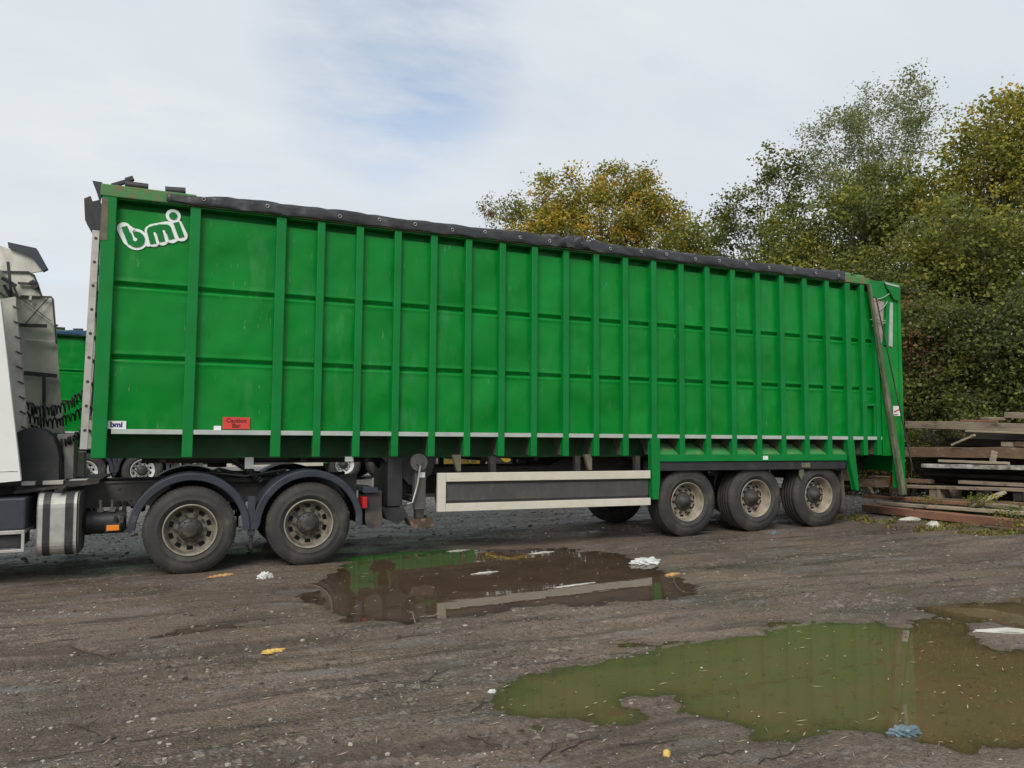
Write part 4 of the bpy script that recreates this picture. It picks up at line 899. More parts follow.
def ground_mat():
    M = bpy.data.materials.new('mud_and_gravel'); M.use_nodes = True; t = M.node_tree; nn = t.nodes; ll = t.links; b = nn['Principled BSDF']
    tc = nn.new('ShaderNodeTexCoord')
    def noise(s, st=(1, 1, 1), d=6, r=0.6, rot=0):
        mp = nn.new('ShaderNodeMapping'); mp.inputs['Scale'].default_value = st; mp.inputs['Rotation'].default_value = (0, 0, rot); ll.new(tc.outputs['Object'], mp.inputs[0])
        n = nn.new('ShaderNodeTexNoise'); n.inputs['Scale'].default_value = s; n.inputs['Detail'].default_value = d; n.inputs['Roughness'].default_value = r; ll.new(mp.outputs[0], n.inputs['Vector']); return n.outputs[0]
    def rr(src, lo, hi, a=0.0, c=1.0):
        n = nn.new('ShaderNodeMapRange'); n.inputs['From Min'].default_value = lo; n.inputs['From Max'].default_value = hi; n.inputs['To Min'].default_value = a; n.inputs['To Max'].default_value = c; ll.new(src, n.inputs['Value']); return n.outputs[0]
    def mix(f, a, c):
        n = nn.new('ShaderNodeMixRGB')
        for i, v in enumerate((f, a, c)):
            if isinstance(v, tuple): n.inputs[i].default_value = (*v, 1)
            elif isinstance(v, float): n.inputs[i].default_value = v
            else: ll.new(v, n.inputs[i])
        return n.outputs[0]
    def vor(s, feat='F1'):
        n = nn.new('ShaderNodeTexVoronoi'); n.inputs['Scale'].default_value = s; n.feature = feat; ll.new(tc.outputs['Object'], n.inputs['Vector']); return n
    base = mix(rr(noise(1.1), 0.35, 0.65), (0.175, 0.124, 0.090), (0.240, 0.182, 0.138))
    base = mix(rr(noise(0.55, d=8), 0.42, 0.62), base, (0.110, 0.083, 0.062))
    base = mix(rr(noise(1.3, (0.35, 3.2, 1), 7, 0.62, 0.10), 0.52, 0.64, 0, 0.85), base, (0.050, 0.039, 0.030))
    base = mix(rr(noise(3.4, (0.4, 2.2, 1), 6, 0.6, 0.05), 0.55, 0.72, 0, 0.6), base, (0.205, 0.172, 0.138))
    base = mix(rr(noise(38, d=4, r=0.7), 0.38, 0.62, 0.0, 0.55), base, (0.045, 0.037, 0.030))
    base = mix(rr(noise(61, d=3, r=0.7), 0.60, 0.70, 0.0, 0.6), base, (0.30, 0.27, 0.23))
    fine = base
    v1 = vor(55); v2 = vor(120); v3 = vor(22)
    sc1 = nn.new('ShaderNodeSeparateColor'); ll.new(v1.outputs['Color'], sc1.inputs[0]); sc2 = nn.new('ShaderNodeSeparateColor'); ll.new(v2.outputs['Color'], sc2.inputs[0]); sc3 = nn.new('ShaderNodeSeparateColor'); ll.new(v3.outputs['Color'], sc3.inputs[0])
    base = mix(rr(sc2.outputs[0], 0.0, 1.0, 0.0, 0.5), base, (0.045, 0.040, 0.036))
    base = mix(rr(sc1.outputs[0], 0.72, 0.9, 0, 0.55), base, (0.23, 0.205, 0.175))
    base = mix(rr(sc1.outputs[1], 0.86, 0.93, 0, 0.7), base, (0.03, 0.027, 0.025))
    base = mix(rr(sc3.outputs[0], 0.945, 0.965, 0, 0.6), base, (0.30, 0.27, 0.23))
    base = mix(rr(noise(0.8, (0.6, 1.5, 1), 7, 0.65, 0.1), 0.42, 0.60, 0.05, 0.85), fine, base)
    st = nn.new('ShaderNodeMath'); st.operation = 'MULTIPLY'; ll.new(rr(noise(7, (0.28, 2.4, 1), 8, 0.72, 0.10), 0.57, 0.62, 0, 1), st.inputs[0]); ll.new(rr(noise(0.9, (0.5, 1.4, 1), 4, 0.6), 0.45, 0.60, 0, 0.95), st.inputs[1])
    base = mix(st.outputs[0], base, (0.022, 0.018, 0.015))
    base = mix(rr(noise(2.1, (0.5, 1.8, 1), 5, 0.6), 0.55, 0.68, 0, 0.5), base, (0.150, 0.150, 0.150))
    # greyer stone chippings further back under and behind the trucks
    sp = nn.new('ShaderNodeSeparateXYZ'); ll.new(tc.outputs['Object'], sp.inputs[0])
    grey = mix(rr(sc2.outputs[1], 0, 1), (0.21, 0.20, 0.19), (0.055, 0.052, 0.05))
    grey = mix(rr(sc3.outputs[1], 0.2, 0.8, 0, 0.75), grey, (0.10, 0.095, 0.092))
    grey = mix(rr(sc3.outputs[2], 0.85, 0.92, 0, 0.8), grey, (0.34, 0.33, 0.32))
    yb = nn.new('ShaderNodeMath'); yb.operation = 'ADD'; ll.new(sp.outputs[1], yb.inputs[0]); ll.new(rr(noise(0.8), 0.3, 0.7, -1.0, 1.0), yb.inputs[1])
    base = mix(rr(yb.outputs[0], 0.0, 2.0, 0, 0.85), base, grey)
    # wet and olive silt just at and below the waterline
    low = rr(sp.outputs[2], -0.020, -0.004, 0.6, 0.0)
    base = mix(low, base, (0.050, 0.039, 0.028))
    ll.new(base, b.inputs['Base Color'])
    wet = rr(noise(0.9, (0.6, 1.6, 1), 7, 0.6), 0.40, 0.58, 0.20, 0.85)
    ll.new(wet, b.inputs['Roughness']); b.inputs['Specular IOR Level'].default_value = 0.3
    bp = nn.new('ShaderNodeBump'); bp.inputs['Strength'].default_value = 0.9; bp.inputs['Distance'].default_value = 0.012
    hs = nn.new('ShaderNodeMath'); hs.operation = 'ADD'; ll.new(noise(26, d=6, r=0.65), hs.inputs[0]); ll.new(rr(v1.outputs['Distance'], 0, 0.7, 0.55, 0), hs.inputs[1]); ll.new(hs.outputs[0], bp.inputs['Height']); ll.new(bp.outputs[0], b.inputs['Normal'])
    return M
GM = ground_mat()
g = np_mesh('ground', co, quads, 4, [GM]); tag(g, kind='structure')

def water_mat(name, c, c2):
    M = bpy.data.materials.new(name); M.use_nodes = True; t = M.node_tree; nn = t.nodes; ll = t.links
    for n in list(nn): nn.remove(n)
    o = nn.new('ShaderNodeOutputMaterial'); tc = nn.new('ShaderNodeTexCoord')
    n1 = nn.new('ShaderNodeTexNoise'); n1.inputs['Scale'].default_value = 2.2; n1.inputs['Detail'].default_value = 7; n1.inputs['Roughness'].default_value = 0.65; ll.new(tc.outputs['Object'], n1.inputs['Vector'])
    rp = nn.new('ShaderNodeMapRange'); rp.inputs['From Min'].default_value = 0.35; rp.inputs['From Max'].default_value = 0.65; ll.new(n1.outputs[0], rp.inputs['Value'])
    mx_ = nn.new('ShaderNodeMixRGB'); ll.new(rp.outputs[0], mx_.inputs[0]); mx_.inputs[1].default_value = (*c, 1); mx_.inputs[2].default_value = (*c2, 1)
    d = nn.new('ShaderNodeBsdfDiffuse'); ll.new(mx_.outputs[0], d.inputs[0]); tr = nn.new('ShaderNodeBsdfTransparent')
    m1 = nn.new('ShaderNodeMixShader'); ma = nn.new('ShaderNodeAttribute'); ma.attribute_name = 'murk'; ll.new(ma.outputs['Fac'], m1.inputs[0]); ll.new(tr.outputs[0], m1.inputs[1]); ll.new(d.outputs[0], m1.inputs[2])
    gl = nn.new('ShaderNodeBsdfGlossy'); gl.inputs['Roughness'].default_value = 0.012
    fr = nn.new('ShaderNodeFresnel'); fr.inputs['IOR'].default_value = 1.45
    n2 = nn.new('ShaderNodeTexNoise'); n2.inputs['Scale'].default_value = 5; n2.inputs['Detail'].default_value = 2; ll.new(tc.outputs['Object'], n2.inputs['Vector'])
    bp = nn.new('ShaderNodeBump'); bp.inputs['Strength'].default_value = 0.25; bp.inputs['Distance'].default_value = 0.002; ll.new(n2.outputs[0], bp.inputs['Height']); ll.new(bp.outputs[0], gl.inputs['Normal'])
    m2 = nn.new('ShaderNodeMixShader'); ll.new(fr.outputs[0], m2.inputs[0]); ll.new(m1.outputs[0], m2.inputs[1]); ll.new(gl.outputs[0], m2.inputs[2]); ll.new(m2.outputs[0], o.inputs[0])
    return M
def puddle(P, lv, mat, name, grow=0.3):
    xs_ = [p[0] for p in P]; ys_ = [p[1] for p in P]
    gx_ = np.arange(min(xs_)-0.5, max(xs_)+0.5, 0.04); gy_ = np.arange(min(ys_)-0.5, max(ys_)+0.5, 0.04)
    A_, B_ = np.meshgrid(gx_, gy_, indexing='ij'); s = sdist(A_, B_, P); n2_ = len(gy_)
    co_ = np.stack([A_, B_, np.full(A_.shape, lv)], -1).reshape(-1, 3); fs = []; mk_ = 1-0.60*np.exp(-np.clip(lv-height(A_, B_), 0, 1)*95).reshape(-1)
    for i in range(len(gx_)-1):
        for j in range(n2_-1):
            if s[i, j] < grow: fs.append((i*n2_+j, (i+1)*n2_+j, (i+1)*n2_+j+1, i*n2_+j+1))
    fs = np.array(fs); used = np.unique(fs); mp_ = np.zeros(len(co_), int); mp_[used] = np.arange(len(used))
    o = np_mesh(name, co_[used], mp_[fs], 4, [mat]); at_ = o.data.attributes.new('murk', 'FLOAT', 'POINT'); at_.data.foreach_set('value', mk_[used].astype(np.float32)); return tag(o, kind='structure')
puddle(P1, WL[0], water_mat('brown_puddle_water', (0.070, 0.046, 0.030), (0.095, 0.066, 0.044)), 'puddle_water')
puddle(P2, WL[1], water_mat('olive_puddle_water', (0.098, 0.086, 0.036), (0.122, 0.086, 0.042)), 'puddle_water')
puddle(P3, WL[2], water_mat('thin_puddle_water', (0.09, 0.066, 0.046), (0.12, 0.09, 0.06)), 'puddle_water', 0.15)
def gh(x, y): return float(height(np.array([x]), np.array([y]))[0])

# ------------------------------------------------------------------ stones and fine litter on the ground (nobody could count them)
STN = [mk('grey_stone', (0.16, 0.15, 0.135), (0.10, 0.092, 0.082), 12, 0.85, bump=0.3, bscale=60), mk('pale_stone', (0.34, 0.31, 0.27), (0.24, 0.215, 0.18), 12, 0.85, bump=0.3), mk('brown_stone', (0.12, 0.08, 0.055), (0.08, 0.055, 0.04), 12, 0.8, bump=0.3), mk('dark_stone', (0.045, 0.042, 0.04), (0.03, 0.028, 0.027), 12, 0.7, bump=0.3)]
def wedge_points(n, dmin=1.9, dmax=14, p=1.0):
    u = rng.random(n); dep = dmin*(dmax/dmin)**(u**p); s = (rng.random(n)-0.5)*1.5
    f2 = np.array([FW.x, FW.y]); f2 /= np.linalg.norm(f2); r2 = np.array([f2[1], -f2[0]])
    return CAM.x+f2[0]*dep+r2[0]*s*dep, CAM.y+f2[1]*dep+r2[1]*s*dep
oct_v = np.array([(1, 0, 0), (-1, 0, 0), (0, 1, 0), (0, -1, 0), (0, 0, 1), (0, 0, -1)], float); oct_f = np.array([(0, 2, 4), (2, 1, 4), (1, 3, 4), (3, 0, 4), (2, 0, 5), (1, 2, 5), (3, 1, 5), (0, 3, 5)])
def blob_verts():
    bm = bmesh.new(); bmesh.ops.create_icosphere(bm, subdivisions=1, radius=1); v = np.array([q.co[:] for q in bm.verts]); f_ = np.array([[x.index for x in q.verts] for q in bm.faces]); bm.free(); return v, f_
bv, bf = blob_verts()
n = 17000; px, py = wedge_points(n, 1.9, 16, 0.9); clump = fbm(px*0.7, py*0.7, 3, 77)
keep = (rng.random(n) < np.clip(0.55+clump*0.9, 0.12, 1)) & ~((py > -0.25) & (py < 3)); px, py = px[keep], py[keep]; nb_ = len(px); n2_ = 5500; px = np.concatenate([px, rng.uniform(-9, 12, n2_)]); py = np.concatenate([py, rng.uniform(1.0, 9.5, n2_)]); n = len(px)
sz = np.minimum(0.0042*np.exp(rng.exponential(0.55, n)), 0.017); sz[nb_:] *= 2.0; hz = height(px, py)
sc_ = np.stack([sz*rng.uniform(0.8, 1.5, n), sz*rng.uniform(0.7, 1.2, n), sz*rng.uniform(0.4, 0.8, n)], -1); an = rng.random(n)*6.28
V = bv[None]*(1+0.28*(rng.random((n, len(bv), 1))-0.5)) * sc_[:, None, :]
c_, s_ = np.cos(an)[:, None], np.sin(an)[:, None]; V = np.stack([V[..., 0]*c_-V[..., 1]*s_+px[:, None], V[..., 0]*s_+V[..., 1]*c_+py[:, None], V[..., 2]+(hz+sc_[:, 2]*0.25)[:, None]], -1)
Fs = (bf[None]+(np.arange(n)*len(bv))[:, None, None]).reshape(-1, 3)
kk = rng.choice(4, n, p=[0.42, 0.16, 0.22, 0.20]); kk[nb_:] = rng.choice(4, n-nb_, p=[0.5, 0.38, 0.04, 0.08]); mi = np.repeat(kk, len(bf))
tag(np_mesh('gravel', V.reshape(-1, 3), Fs, 3, STN, mi, False), 'loose small stones strewn over the muddy yard', 'gravel', kind='stuff')
# fallen leaves, splinters and bits
LIT = [mk('dead_leaf', (0.16, 0.085, 0.03), (0.10, 0.06, 0.03), 10, 0.8), mk('yellow_leaf', (0.42, 0.27, 0.04), (0.33, 0.22, 0.04), 10, 0.75), mk('dark_splinter', (0.03, 0.024, 0.02), (0.05, 0.04, 0.03), 10, 0.8), mk('pale_splinter', (0.36, 0.30, 0.22), (0.25, 0.2, 0.14), 10, 0.8), mk('pale_scrap', (0.5, 0.5, 0.46), (0.4, 0.4, 0.37), 10, 0.7)]
n = 5200; px, py = wedge_points(n, 1.9, 13, 0.8); k_ = rng.choice(5, n, p=[0.30, 0.05, 0.43, 0.13, 0.09]); hz = np.maximum(height(px, py), -0.011)+0.004
ln = np.where((k_ == 2) | (k_ == 3), rng.uniform(0.012, 0.085, n), rng.uniform(0.007, 0.022, n)); wd = np.where((k_ == 2) | (k_ == 3), rng.uniform(0.003, 0.008, n), ln*rng.uniform(0.5, 0.8, n)); an = np.where((k_ == 2) | (k_ == 3), rng.normal(0.1, 0.7, n), rng.random(n)*6.28)
dx, dy = np.cos(an), np.sin(an); tz = rng.uniform(-0.25, 0.25, n)*ln
Q = np.stack([np.stack([px-dx*ln/2, py-dy*ln/2, hz], -1), np.stack([px+dy*wd/2, py-dx*wd/2, hz+0.003], -1), np.stack([px+dx*ln/2, py+dy*ln/2, hz+np.abs(tz)], -1), np.stack([px-dy*wd/2, py+dx*wd/2, hz+0.005], -1)], 1)
tag(np_mesh('leaf_litter', Q.reshape(-1, 3), np.arange(n*4).reshape(-1, 4), 4, LIT, k_, False), 'fallen leaves and splinters scattered over the mud', 'litter', kind='stuff')

# ------------------------------------------------------------------ single pieces of rubbish one can point at
MT['bagwhite'] = mk('white_plastic_film', (0.62, 0.63, 0.62), (0.45, 0.46, 0.45), 12, 0.4, 0.5); MT['bagblue'] = mk('pale_blue_film', (0.15, 0.21, 0.24), (0.05, 0.08, 0.10), 14, 0.3, 0.45); MT['yellowfoam'] = mk('yellow_foam', (0.62, 0.42, 0.10), (0.5, 0.33, 0.10), 20, 0.8); MT['orangecard'] = mk('tan_card', (0.50, 0.30, 0.12), (0.4, 0.24, 0.10), 14, 0.8); MT['palestone'] = mk('chalky_stone', (0.50, 0.49, 0.45), (0.36, 0.35, 0.31), 8, 0.85, bump=0.4)
def crumple(name, px_, py_, w_, d_, h_, mat, label, cat, seed, rot=0.1, z=0.0, rough=0.45, sub=4):
    p = gnd(px_, py_, z); bm = bmesh.new(); bmesh.ops.create_icosphere(bm, subdivisions=sub, radius=1); r_ = np.random.RandomState(seed); ph = r_.uniform(0, 6.28, 9)
    for v in bm.verts:
        c = v.co; a = 1+rough*(math.sin(c.x*5+ph[0])*math.sin(c.y*6+ph[1])*0.5+math.sin(c.x*13+c.z*9+ph[2])*0.22+abs(math.sin(c.y*11-c.x*7+ph[3]))*0.3)
        v.co = Vector((c.x*w_/2*a, c.y*d_/2*a*(1+0.3*math.sin(c.x*3+ph[4])), max(c.z, -0.35)*h_*a*(0.75+0.4*abs(math.sin(c.x*8+ph[5])))))
    me = bpy.data.meshes.new(name); bm.to_mesh(me); bm.free(); me.materials.append(MT[mat]); me.polygons.foreach_set('use_smooth', [False]*len(me.polygons))
    o = bpy.data.objects.new(name, me); col.objects.link(o); o.location = (p.x, p.y, max(gh(p.x, p.y), -0.014)+h_*0.2); o.rotation_euler = (0, 0, rot); return tag(o, label, cat)
crumple('plastic_bag', 645, 562, 0.38, 0.20, 0.045, 'bagwhite', 'crumpled white plastic bag at the right end of the brown puddle', 'bag', 1)
crumple('plastic_bag', 265, 579, 0.15, 0.09, 0.05, 'bagwhite', 'small white plastic scrap near the second tractor wheel', 'plastic scrap', 2)
crumple('paper_scrap', 222, 578, 0.24, 0.09, 0.014, 'orangecard', 'tan and yellow crumpled scrap on the mud in front of the front tractor wheel', 'scrap', 3, 0.3)
crumple('foam_scrap', 273, 652, 0.14, 0.09, 0.012, 'yellowfoam', 'yellow foam scrap lying alone on the open mud', 'foam scrap', 4)
crumple('card_scrap', 673, 574, 0.21, 0.07, 0.018, 'orangecard', 'flat tan card scrap to the right of the white plastic bag', 'card', 5)
crumple('plastic_bag', 904, 731, 0.18, 0.08, 0.028, 'bagblue', 'pale blue wet plastic bag in the olive puddle', 'bag', 6, -0.2)
crumple('plastic_sheet', 541, 552, 0.36, 0.09, 0.010, 'palestone', 'flat dirty white plastic strip at the back edge of the brown puddle', 'plastic strip', 7, 0.15)
crumple('plastic_sheet', 458, 550, 0.28, 0.09, 0.010, 'palestone', 'flat grey plastic strip at the back left edge of the brown puddle', 'plastic strip', 8, 0.1)
crumple('mud_scrap', 485, 572, 0.30, 0.05, 0.012, 'palestone', 'thin pale film scrap breaking the surface in the middle of the brown puddle', 'film scrap', 9, 0.1)
crumple('film_scrap', 575, 584, 0.5, 0.035, 0.008, 'palestone', 'long thin pale film floating in the right of the brown puddle', 'film scrap', 10, 0.12)
crumple('boulder', 934, 527, 0.24, 0.17, 0.08, 'palestone', 'chalky white rock on the weeds below the reddish beams', 'rock', 11, 0.2, rough=0.25, sub=2)
crumple('boulder', 910, 520, 0.42, 0.16, 0.05, 'palestone', 'long flat pale rock beside the chalky white rock', 'rock', 12, -0.2, rough=0.3, sub=2)
crumple('boulder', 1003, 632, 0.45, 0.10, 0.022, 'palestone', 'flat pale slab on the gravel spit in the olive puddle', 'rock', 13, -0.5, rough=0.3, sub=2)
crumple('plastic_bottle', 775, 534, 0.12, 0.06, 0.03, 'bagblue', 'crushed clear bluish plastic scrap before the rearmost trailer wheel', 'plastic scrap', 14)
crumple('plastic_bag', 492, 690, 0.05, 0.03, 0.012, 'bagwhite', 'tiny white scrap at the left tip of the olive puddle', 'plastic scrap', 15)
crumple('stone', 667, 758, 0.045, 0.035, 0.022, 'yellowfoam', 'small tan stone at the front edge of the mud', 'stone', 16, rough=0.2, sub=2)
MT['twig'] = mk('dark_wet_twig', (0.028, 0.022, 0.018), (0.05, 0.04, 0.03), 20, 0.7)
tws = [(68, 645, 118, 660), (420, 684, 450, 668), (470, 735, 505, 748), (560, 752, 600, 738), (620, 748, 680, 745), (470, 712, 492, 700), (70, 724, 100, 733), (130, 742, 172, 738), (700, 760, 745, 752), (395, 640, 430, 636), (540, 762, 560, 745), (760, 764, 800, 752)]
for i, (a, b_, c, d_) in enumerate(tws):
    p0 = gnd(a, b_); p1 = gnd(c, d_); n_ = 7; pts = []
    for k in range(n_):
        u = k/(n_-1); q = p0.lerp(p1, u); q.x += random.uniform(-1, 1)*0.012; q.y += random.uniform(-1, 1)*0.014; q.z = max(gh(q.x, q.y), -0.012)+0.006+random.uniform(0, 0.006); pts.append(q)
    tm = MB(); tm.tube(pts, [0.0022+0.002*(1-k/n_) for k in range(n_)], 6)
    sb = pts[3]; tm.tube([sb, sb+Vector((0.03, 0.04, 0.012)), sb+Vector((0.05, 0.09, 0.008))], [0.0025, 0.002, 0.001], 5)
    o = tm.build('twig', 'twig')
    tag(o, 'longest dark twig lying alone on the left of the mud' if i == 0 else 'thin dark twig lying on the mud among small stones', 'twig', 'twigs strewn over the mud')

# ------------------------------------------------------------------ timber piled at the end of the yard
MT['wood_grey'] = mk('weathered_grey_timber', (0.31, 0.245, 0.180), (0.19, 0.15, 0.11), 5, 0.85, dirt=(0.08, 0.065, 0.05), dscale=4, dlo=0.52, dhi=0.68, stretch=(6, 0.7, 6), dstretch=(2, 0.8, 2), bump=0.5, bscale=25)
MT['wood_brown'] = mk('brown_timber', (0.189, 0.119, 0.070), (0.119, 0.078, 0.050), 5, 0.85, dirt=(0.252, 0.210, 0.168), dscale=5, dlo=0.55, dhi=0.7, stretch=(6, 0.7, 6), bump=0.5, bscale=25)
MT['wood_red'] = mk('reddish_timber', (0.285, 0.128, 0.075), (0.195, 0.105, 0.068), 4, 0.85, dirt=(0.090, 0.068, 0.053), dscale=4, dlo=0.52, dhi=0.7, stretch=(5, 0.7, 5), dstretch=(1, 0.7, 1), bump=0.5, bscale=25)
MT['wood_white'] = mk('flaking_white_timber', (0.58, 0.57, 0.54), (0.30, 0.28, 0.25), 4, 0.8, dirt=(0.13, 0.11, 0.09), dscale=5, dlo=0.45, dhi=0.6, stretch=(2, 0.8, 2), bump=0.5, bscale=25)
MT['wood_dark'] = mk('shade_dark_timber', (0.041, 0.034, 0.027), (0.023, 0.020, 0.016), 5, 0.85, dirt=(0.081, 0.068, 0.054), dscale=4, dlo=0.58, dhi=0.75, stretch=(6, 0.7, 6), bump=0.4, bscale=25)  # shade inside the stack is put into this dark wood colour
MT['wood_pale'] = mk('pale_sawn_timber', (0.408, 0.348, 0.252), (0.288, 0.240, 0.174), 5, 0.8, dirt=(0.144, 0.120, 0.096), dscale=6, dlo=0.6, dhi=0.75, stretch=(6, 0.7, 6), bump=0.4, bscale=25)
def timber(name, X, a, b, w_, h_, mat, label, X2=None, grp='timbers stacked at the end of the yard', extend=0.0):
    """plank whose front top edge runs through two photo points in the plane X"""
    p0 = atx(a[0], a[1], X); p1 = atx(b[0], b[1], X if X2 is None else X2); d = (p1-p0).normalized()
    if extend: p1 = p1+d*extend
    c0 = p0+Vector((w_/2, 0, -h_/2)); c1 = p1+Vector((w_/2, 0, -h_/2)); base = c0.lerp(c1, 0.5)
    q = MB(); n_ = 14; rs = random.Random(int(a[0]*7+a[1])); P = []
    dd = c1-c0; sd_ = dd.cross(Vector((0, 0, 1))).normalized(); u_ = sd_.cross(dd).normalized()
    for i in range(n_+1):
        c = c0.lerp(c1, i/n_)-base; k = 0.97+0.05*rs.random(); oz = rs.uniform(-1, 1)*h_*0.05; e = 0.10*min(w_, h_)
        loop = []
        for (sx, sz) in ((-1, -1), (1, -1), (1, 1), (-1, 1)):
            loop.append(c+sd_*(sx*w_/2*k)+u_*(sz*h_/2*k+oz))
        P.append(loop+[loop[0]])
    q.grid(P, sm=False); q.add([P[0][i] for i in range(4)], [(3, 2, 1, 0)]); q.add([P[-1][i] for i in range(4)], [(0, 1, 2, 3)])
    o = q.build(name, mat, bevel=0.006); o.location = base
    return tag(o, label, 'timber', grp)
# long baulks on the ground in front
timber('timber_baulk', 7.85, (862, 505), (1023, 521), 0.30, 0.13, 'wood_red', 'long reddish baulk on the ground at the front, reaching under the trailer tail', extend=2.5)
timber('timber_baulk', 7.72, (955, 523), (1023, 530), 0.12, 0.12, 'wood_brown', 'short brown baulk on the ground in front of the long reddish one', extend=2.5)
timber('timber_plank', 8.05, (880, 502), (1010, 511), 0.14, 0.055, 'wood_pale', 'thin pale plank lying along the back of the long reddish baulk', extend=0.4)
timber('timber_plank', 8.35, (862, 495), (975, 503), 0.16, 0.06, 'wood_red', 'thin reddish plank behind the thin pale one')
timber('timber_plank', 8.30, (985, 503), (1023, 508), 0.22, 0.06, 'wood_grey', 'grey board lying at the right end of the front baulks', extend=2)
timber('timber_plank', 8.1, (968, 505), (1002, 491), 0.11, 0.04, 'wood_pale', 'short pale plank leaning up against the stack', X2=8.65, grp='leaning planks')
timber('timber_baulk', 8.6, (905, 497), (1023, 503), 0.5, 0.10, 'wood_brown', 'brown baulk lying low in the shade under the stack', extend=3)
# cross bearers
for i, (xa, lb) in enumerate(((936, 'left bearer block under the long grey plank of the stack'), (984, 'right bearer block under the long grey plank of the stack'), (1021, 'bearer block at the far right under the long grey plank'))):
    p = atx(xa, 489, 8.80); q = MB(); q.box(-0.05, 0.55, -0.11, 0.11, 0, 0.20); q.box(-0.07, -0.052, -0.13, -0.06, 0.0, 0.2)
    o = q.build('bearer_block', 'wood_dark' if i else 'wood_grey', bevel=0.008); o.location = (p.x, p.y, p.z-0.20); tag(o, lb, 'timber', 'bearers under the stack')
timber('timber_plank', 8.72, (903, 485), (1023, 488.5), 0.24, 0.055, 'wood_grey', 'long grey plank above the bearer blocks', extend=3)
timber('timber_plank', 8.85, (958, 480.5), (1023, 483.5), 0.20, 0.06, 'wood_grey', 'mossy grey plank lying on the right of the long grey plank', extend=3)
timber('timber_plank', 8.9, (873, 478), (928, 479.5), 0.18, 0.075, 'wood_brown', 'brown board end sticking out just beside the sheet arm of the trailer')
timber('timber_plank', 9.15, (925, 472), (1023, 476), 0.5, 0.07, 'wood_dark', 'timber darkened for the shade deep in the middle of the stack', extend=3)
timber('timber_plank', 8.82, (921, 464), (1023, 466), 0.34, 0.07, 'wood_white', 'flaking white painted beam in the middle of the stack', extend=3)
timber('timber_plank', 8.95, (905, 447), (1023, 447.5), 0.42, 0.19, 'wood_brown', 'broad brown board above the flaking white beam', extend=3)
timber('timber_plank', 8.9, (938, 459.5), (1008, 462), 0.05, 0.045, 'wood_pale', 'narrow pale batten along the bottom of the broad brown board')
timber('timber_plank', 9.25, (945, 438), (1023, 440), 0.5, 0.14, 'wood_dark', 'timber darkened for the shade below the top beam', extend=3)
timber('timber_plank', 9.0, (1001, 442), (1012, 442.5), 0.24, 0.075, 'wood_pale', 'pale sawn block end resting on the broad brown board')
timber('timber_plank', 9.0, (1015, 441.5), (1023, 442), 0.24, 0.085, 'wood_brown', 'brown block end right of the pale sawn block', extend=0.3)
timber('timber_wedge', 8.90, (991.5, 459), (994, 448.5), 0.035, 0.10, 'wood_pale', 'small tan wedge leaning on the face of the broad brown board', grp='leaning planks')
timber('timber_plank', 8.85, (951, 444), (974, 434), 0.04, 0.035, 'wood_pale', 'thin pale stick slanting up to the top beam', grp='leaning planks')
timber('timber_beam', 8.95, (905, 421), (1023, 423.5), 0.26, 0.14, 'wood_grey', 'long weathered grey beam near the top of the stack', extend=3)
timber('timber_plank', 8.90, (965, 430), (1023, 432), 0.2, 0.035, 'wood_pale', 'thin pale plank under the right of the long weathered beam', extend=3)
timber('timber_plank', 9.02, (980, 417), (1003, 417.5), 0.22, 0.05, 'wood_grey', 'short grey plank lying on the long weathered beam')
timber('timber_plank', 9.05, (1004, 412), (1023, 412.5), 0.3, 0.10, 'wood_grey', 'grey beam end topmost of the stack', extend=3)
timber('timber_plank', 8.98, (960, 419.5), (996, 420.5), 0.12, 0.035, 'wood_red', 'short reddish strip lying on the long weathered beam')
# inner mass of the stack, long timbers coloured dark for its shaded interior
for i, (z, x, lb) in enumerate(((0.35, 9.5, 'lowest dark timber at the back of the stack'), (0.75, 9.55, 'second dark timber up at the back of the stack'), (1.15, 9.5, 'third dark timber up at the back of the stack'), (1.5, 9.6, 'uppermost dark timber at the back of the stack'))):
    q = MB(); q.box(0, 0.5, -3.0, 3.1+0.35*(i%2), -0.19, 0.19); o = q.build('timber_baulk', 'wood_dark', bevel=0.01); o.location = (x, -1.9, z); tag(o, lb, 'timber', 'timbers at the back of the stack')
# odds and ends under the trailer tail
timber('timber_baulk', 8.3, (868, 476), (893, 477), 0.25, 0.10, 'wood_brown', 'brown baulk end showing under the trailer tail')
timber('timber_block', 8.1, (889, 482), (899, 483), 0.2, 0.22, 'rust', 'rusty brown block standing beside the foot of the sheet arm')
timber('timber_plank', 8.0, (862, 478), (870, 492), 0.08, 0.10, 'wood_grey', 'grey slab leaning under the trailer tail', grp='leaning planks')
crumple('scrap_metal', 912, 476, 0.45, 0.25, 0.10, 'orangecard', 'rust red rag on the brown board end beside the sheet arm', 'rag', 31, sub=3).location.z = 0.62

# palisade fence behind the timber
MT['fence'] = mk('galvanised_pale', (0.11, 0.12, 0.115), (0.07, 0.08, 0.075), 5, 0.6, 0.7, metal=0.2, dirt=(0.07, 0.075, 0.06), dscale=3)
fence = empty('palisade_fence', (12.6, 0, 0)); tag(fence, 'grey steel palisade fence with pointed pales behind the timber stack', 'fence')
pale = None
for k in range(92):
    y = -8.5+k*0.16
    if pale is None:
        q = MB(); q.yz([(-0.035, 0.1), (0.035, 0.1), (0.035, 2.0), (0.0, 2.12), (-0.035, 2.0)], -0.012, 0.004); q.box(-0.03, -0.012, -0.012, 0.012, 0.1, 1.98); pale = q.build('pale', 'fence', fence); pale.location = (-0.05, y, 0)
    else:
        c = pale.copy(); col.objects.link(c); c.parent = fence; c.location = (-0.05, y, 0)
for z in (0.5, 1.6):
    q = MB(); q.box(-0.03, 0.02, -8.6, 6.3, z, z+0.05); q.build('fence_rail', 'fence', fence)
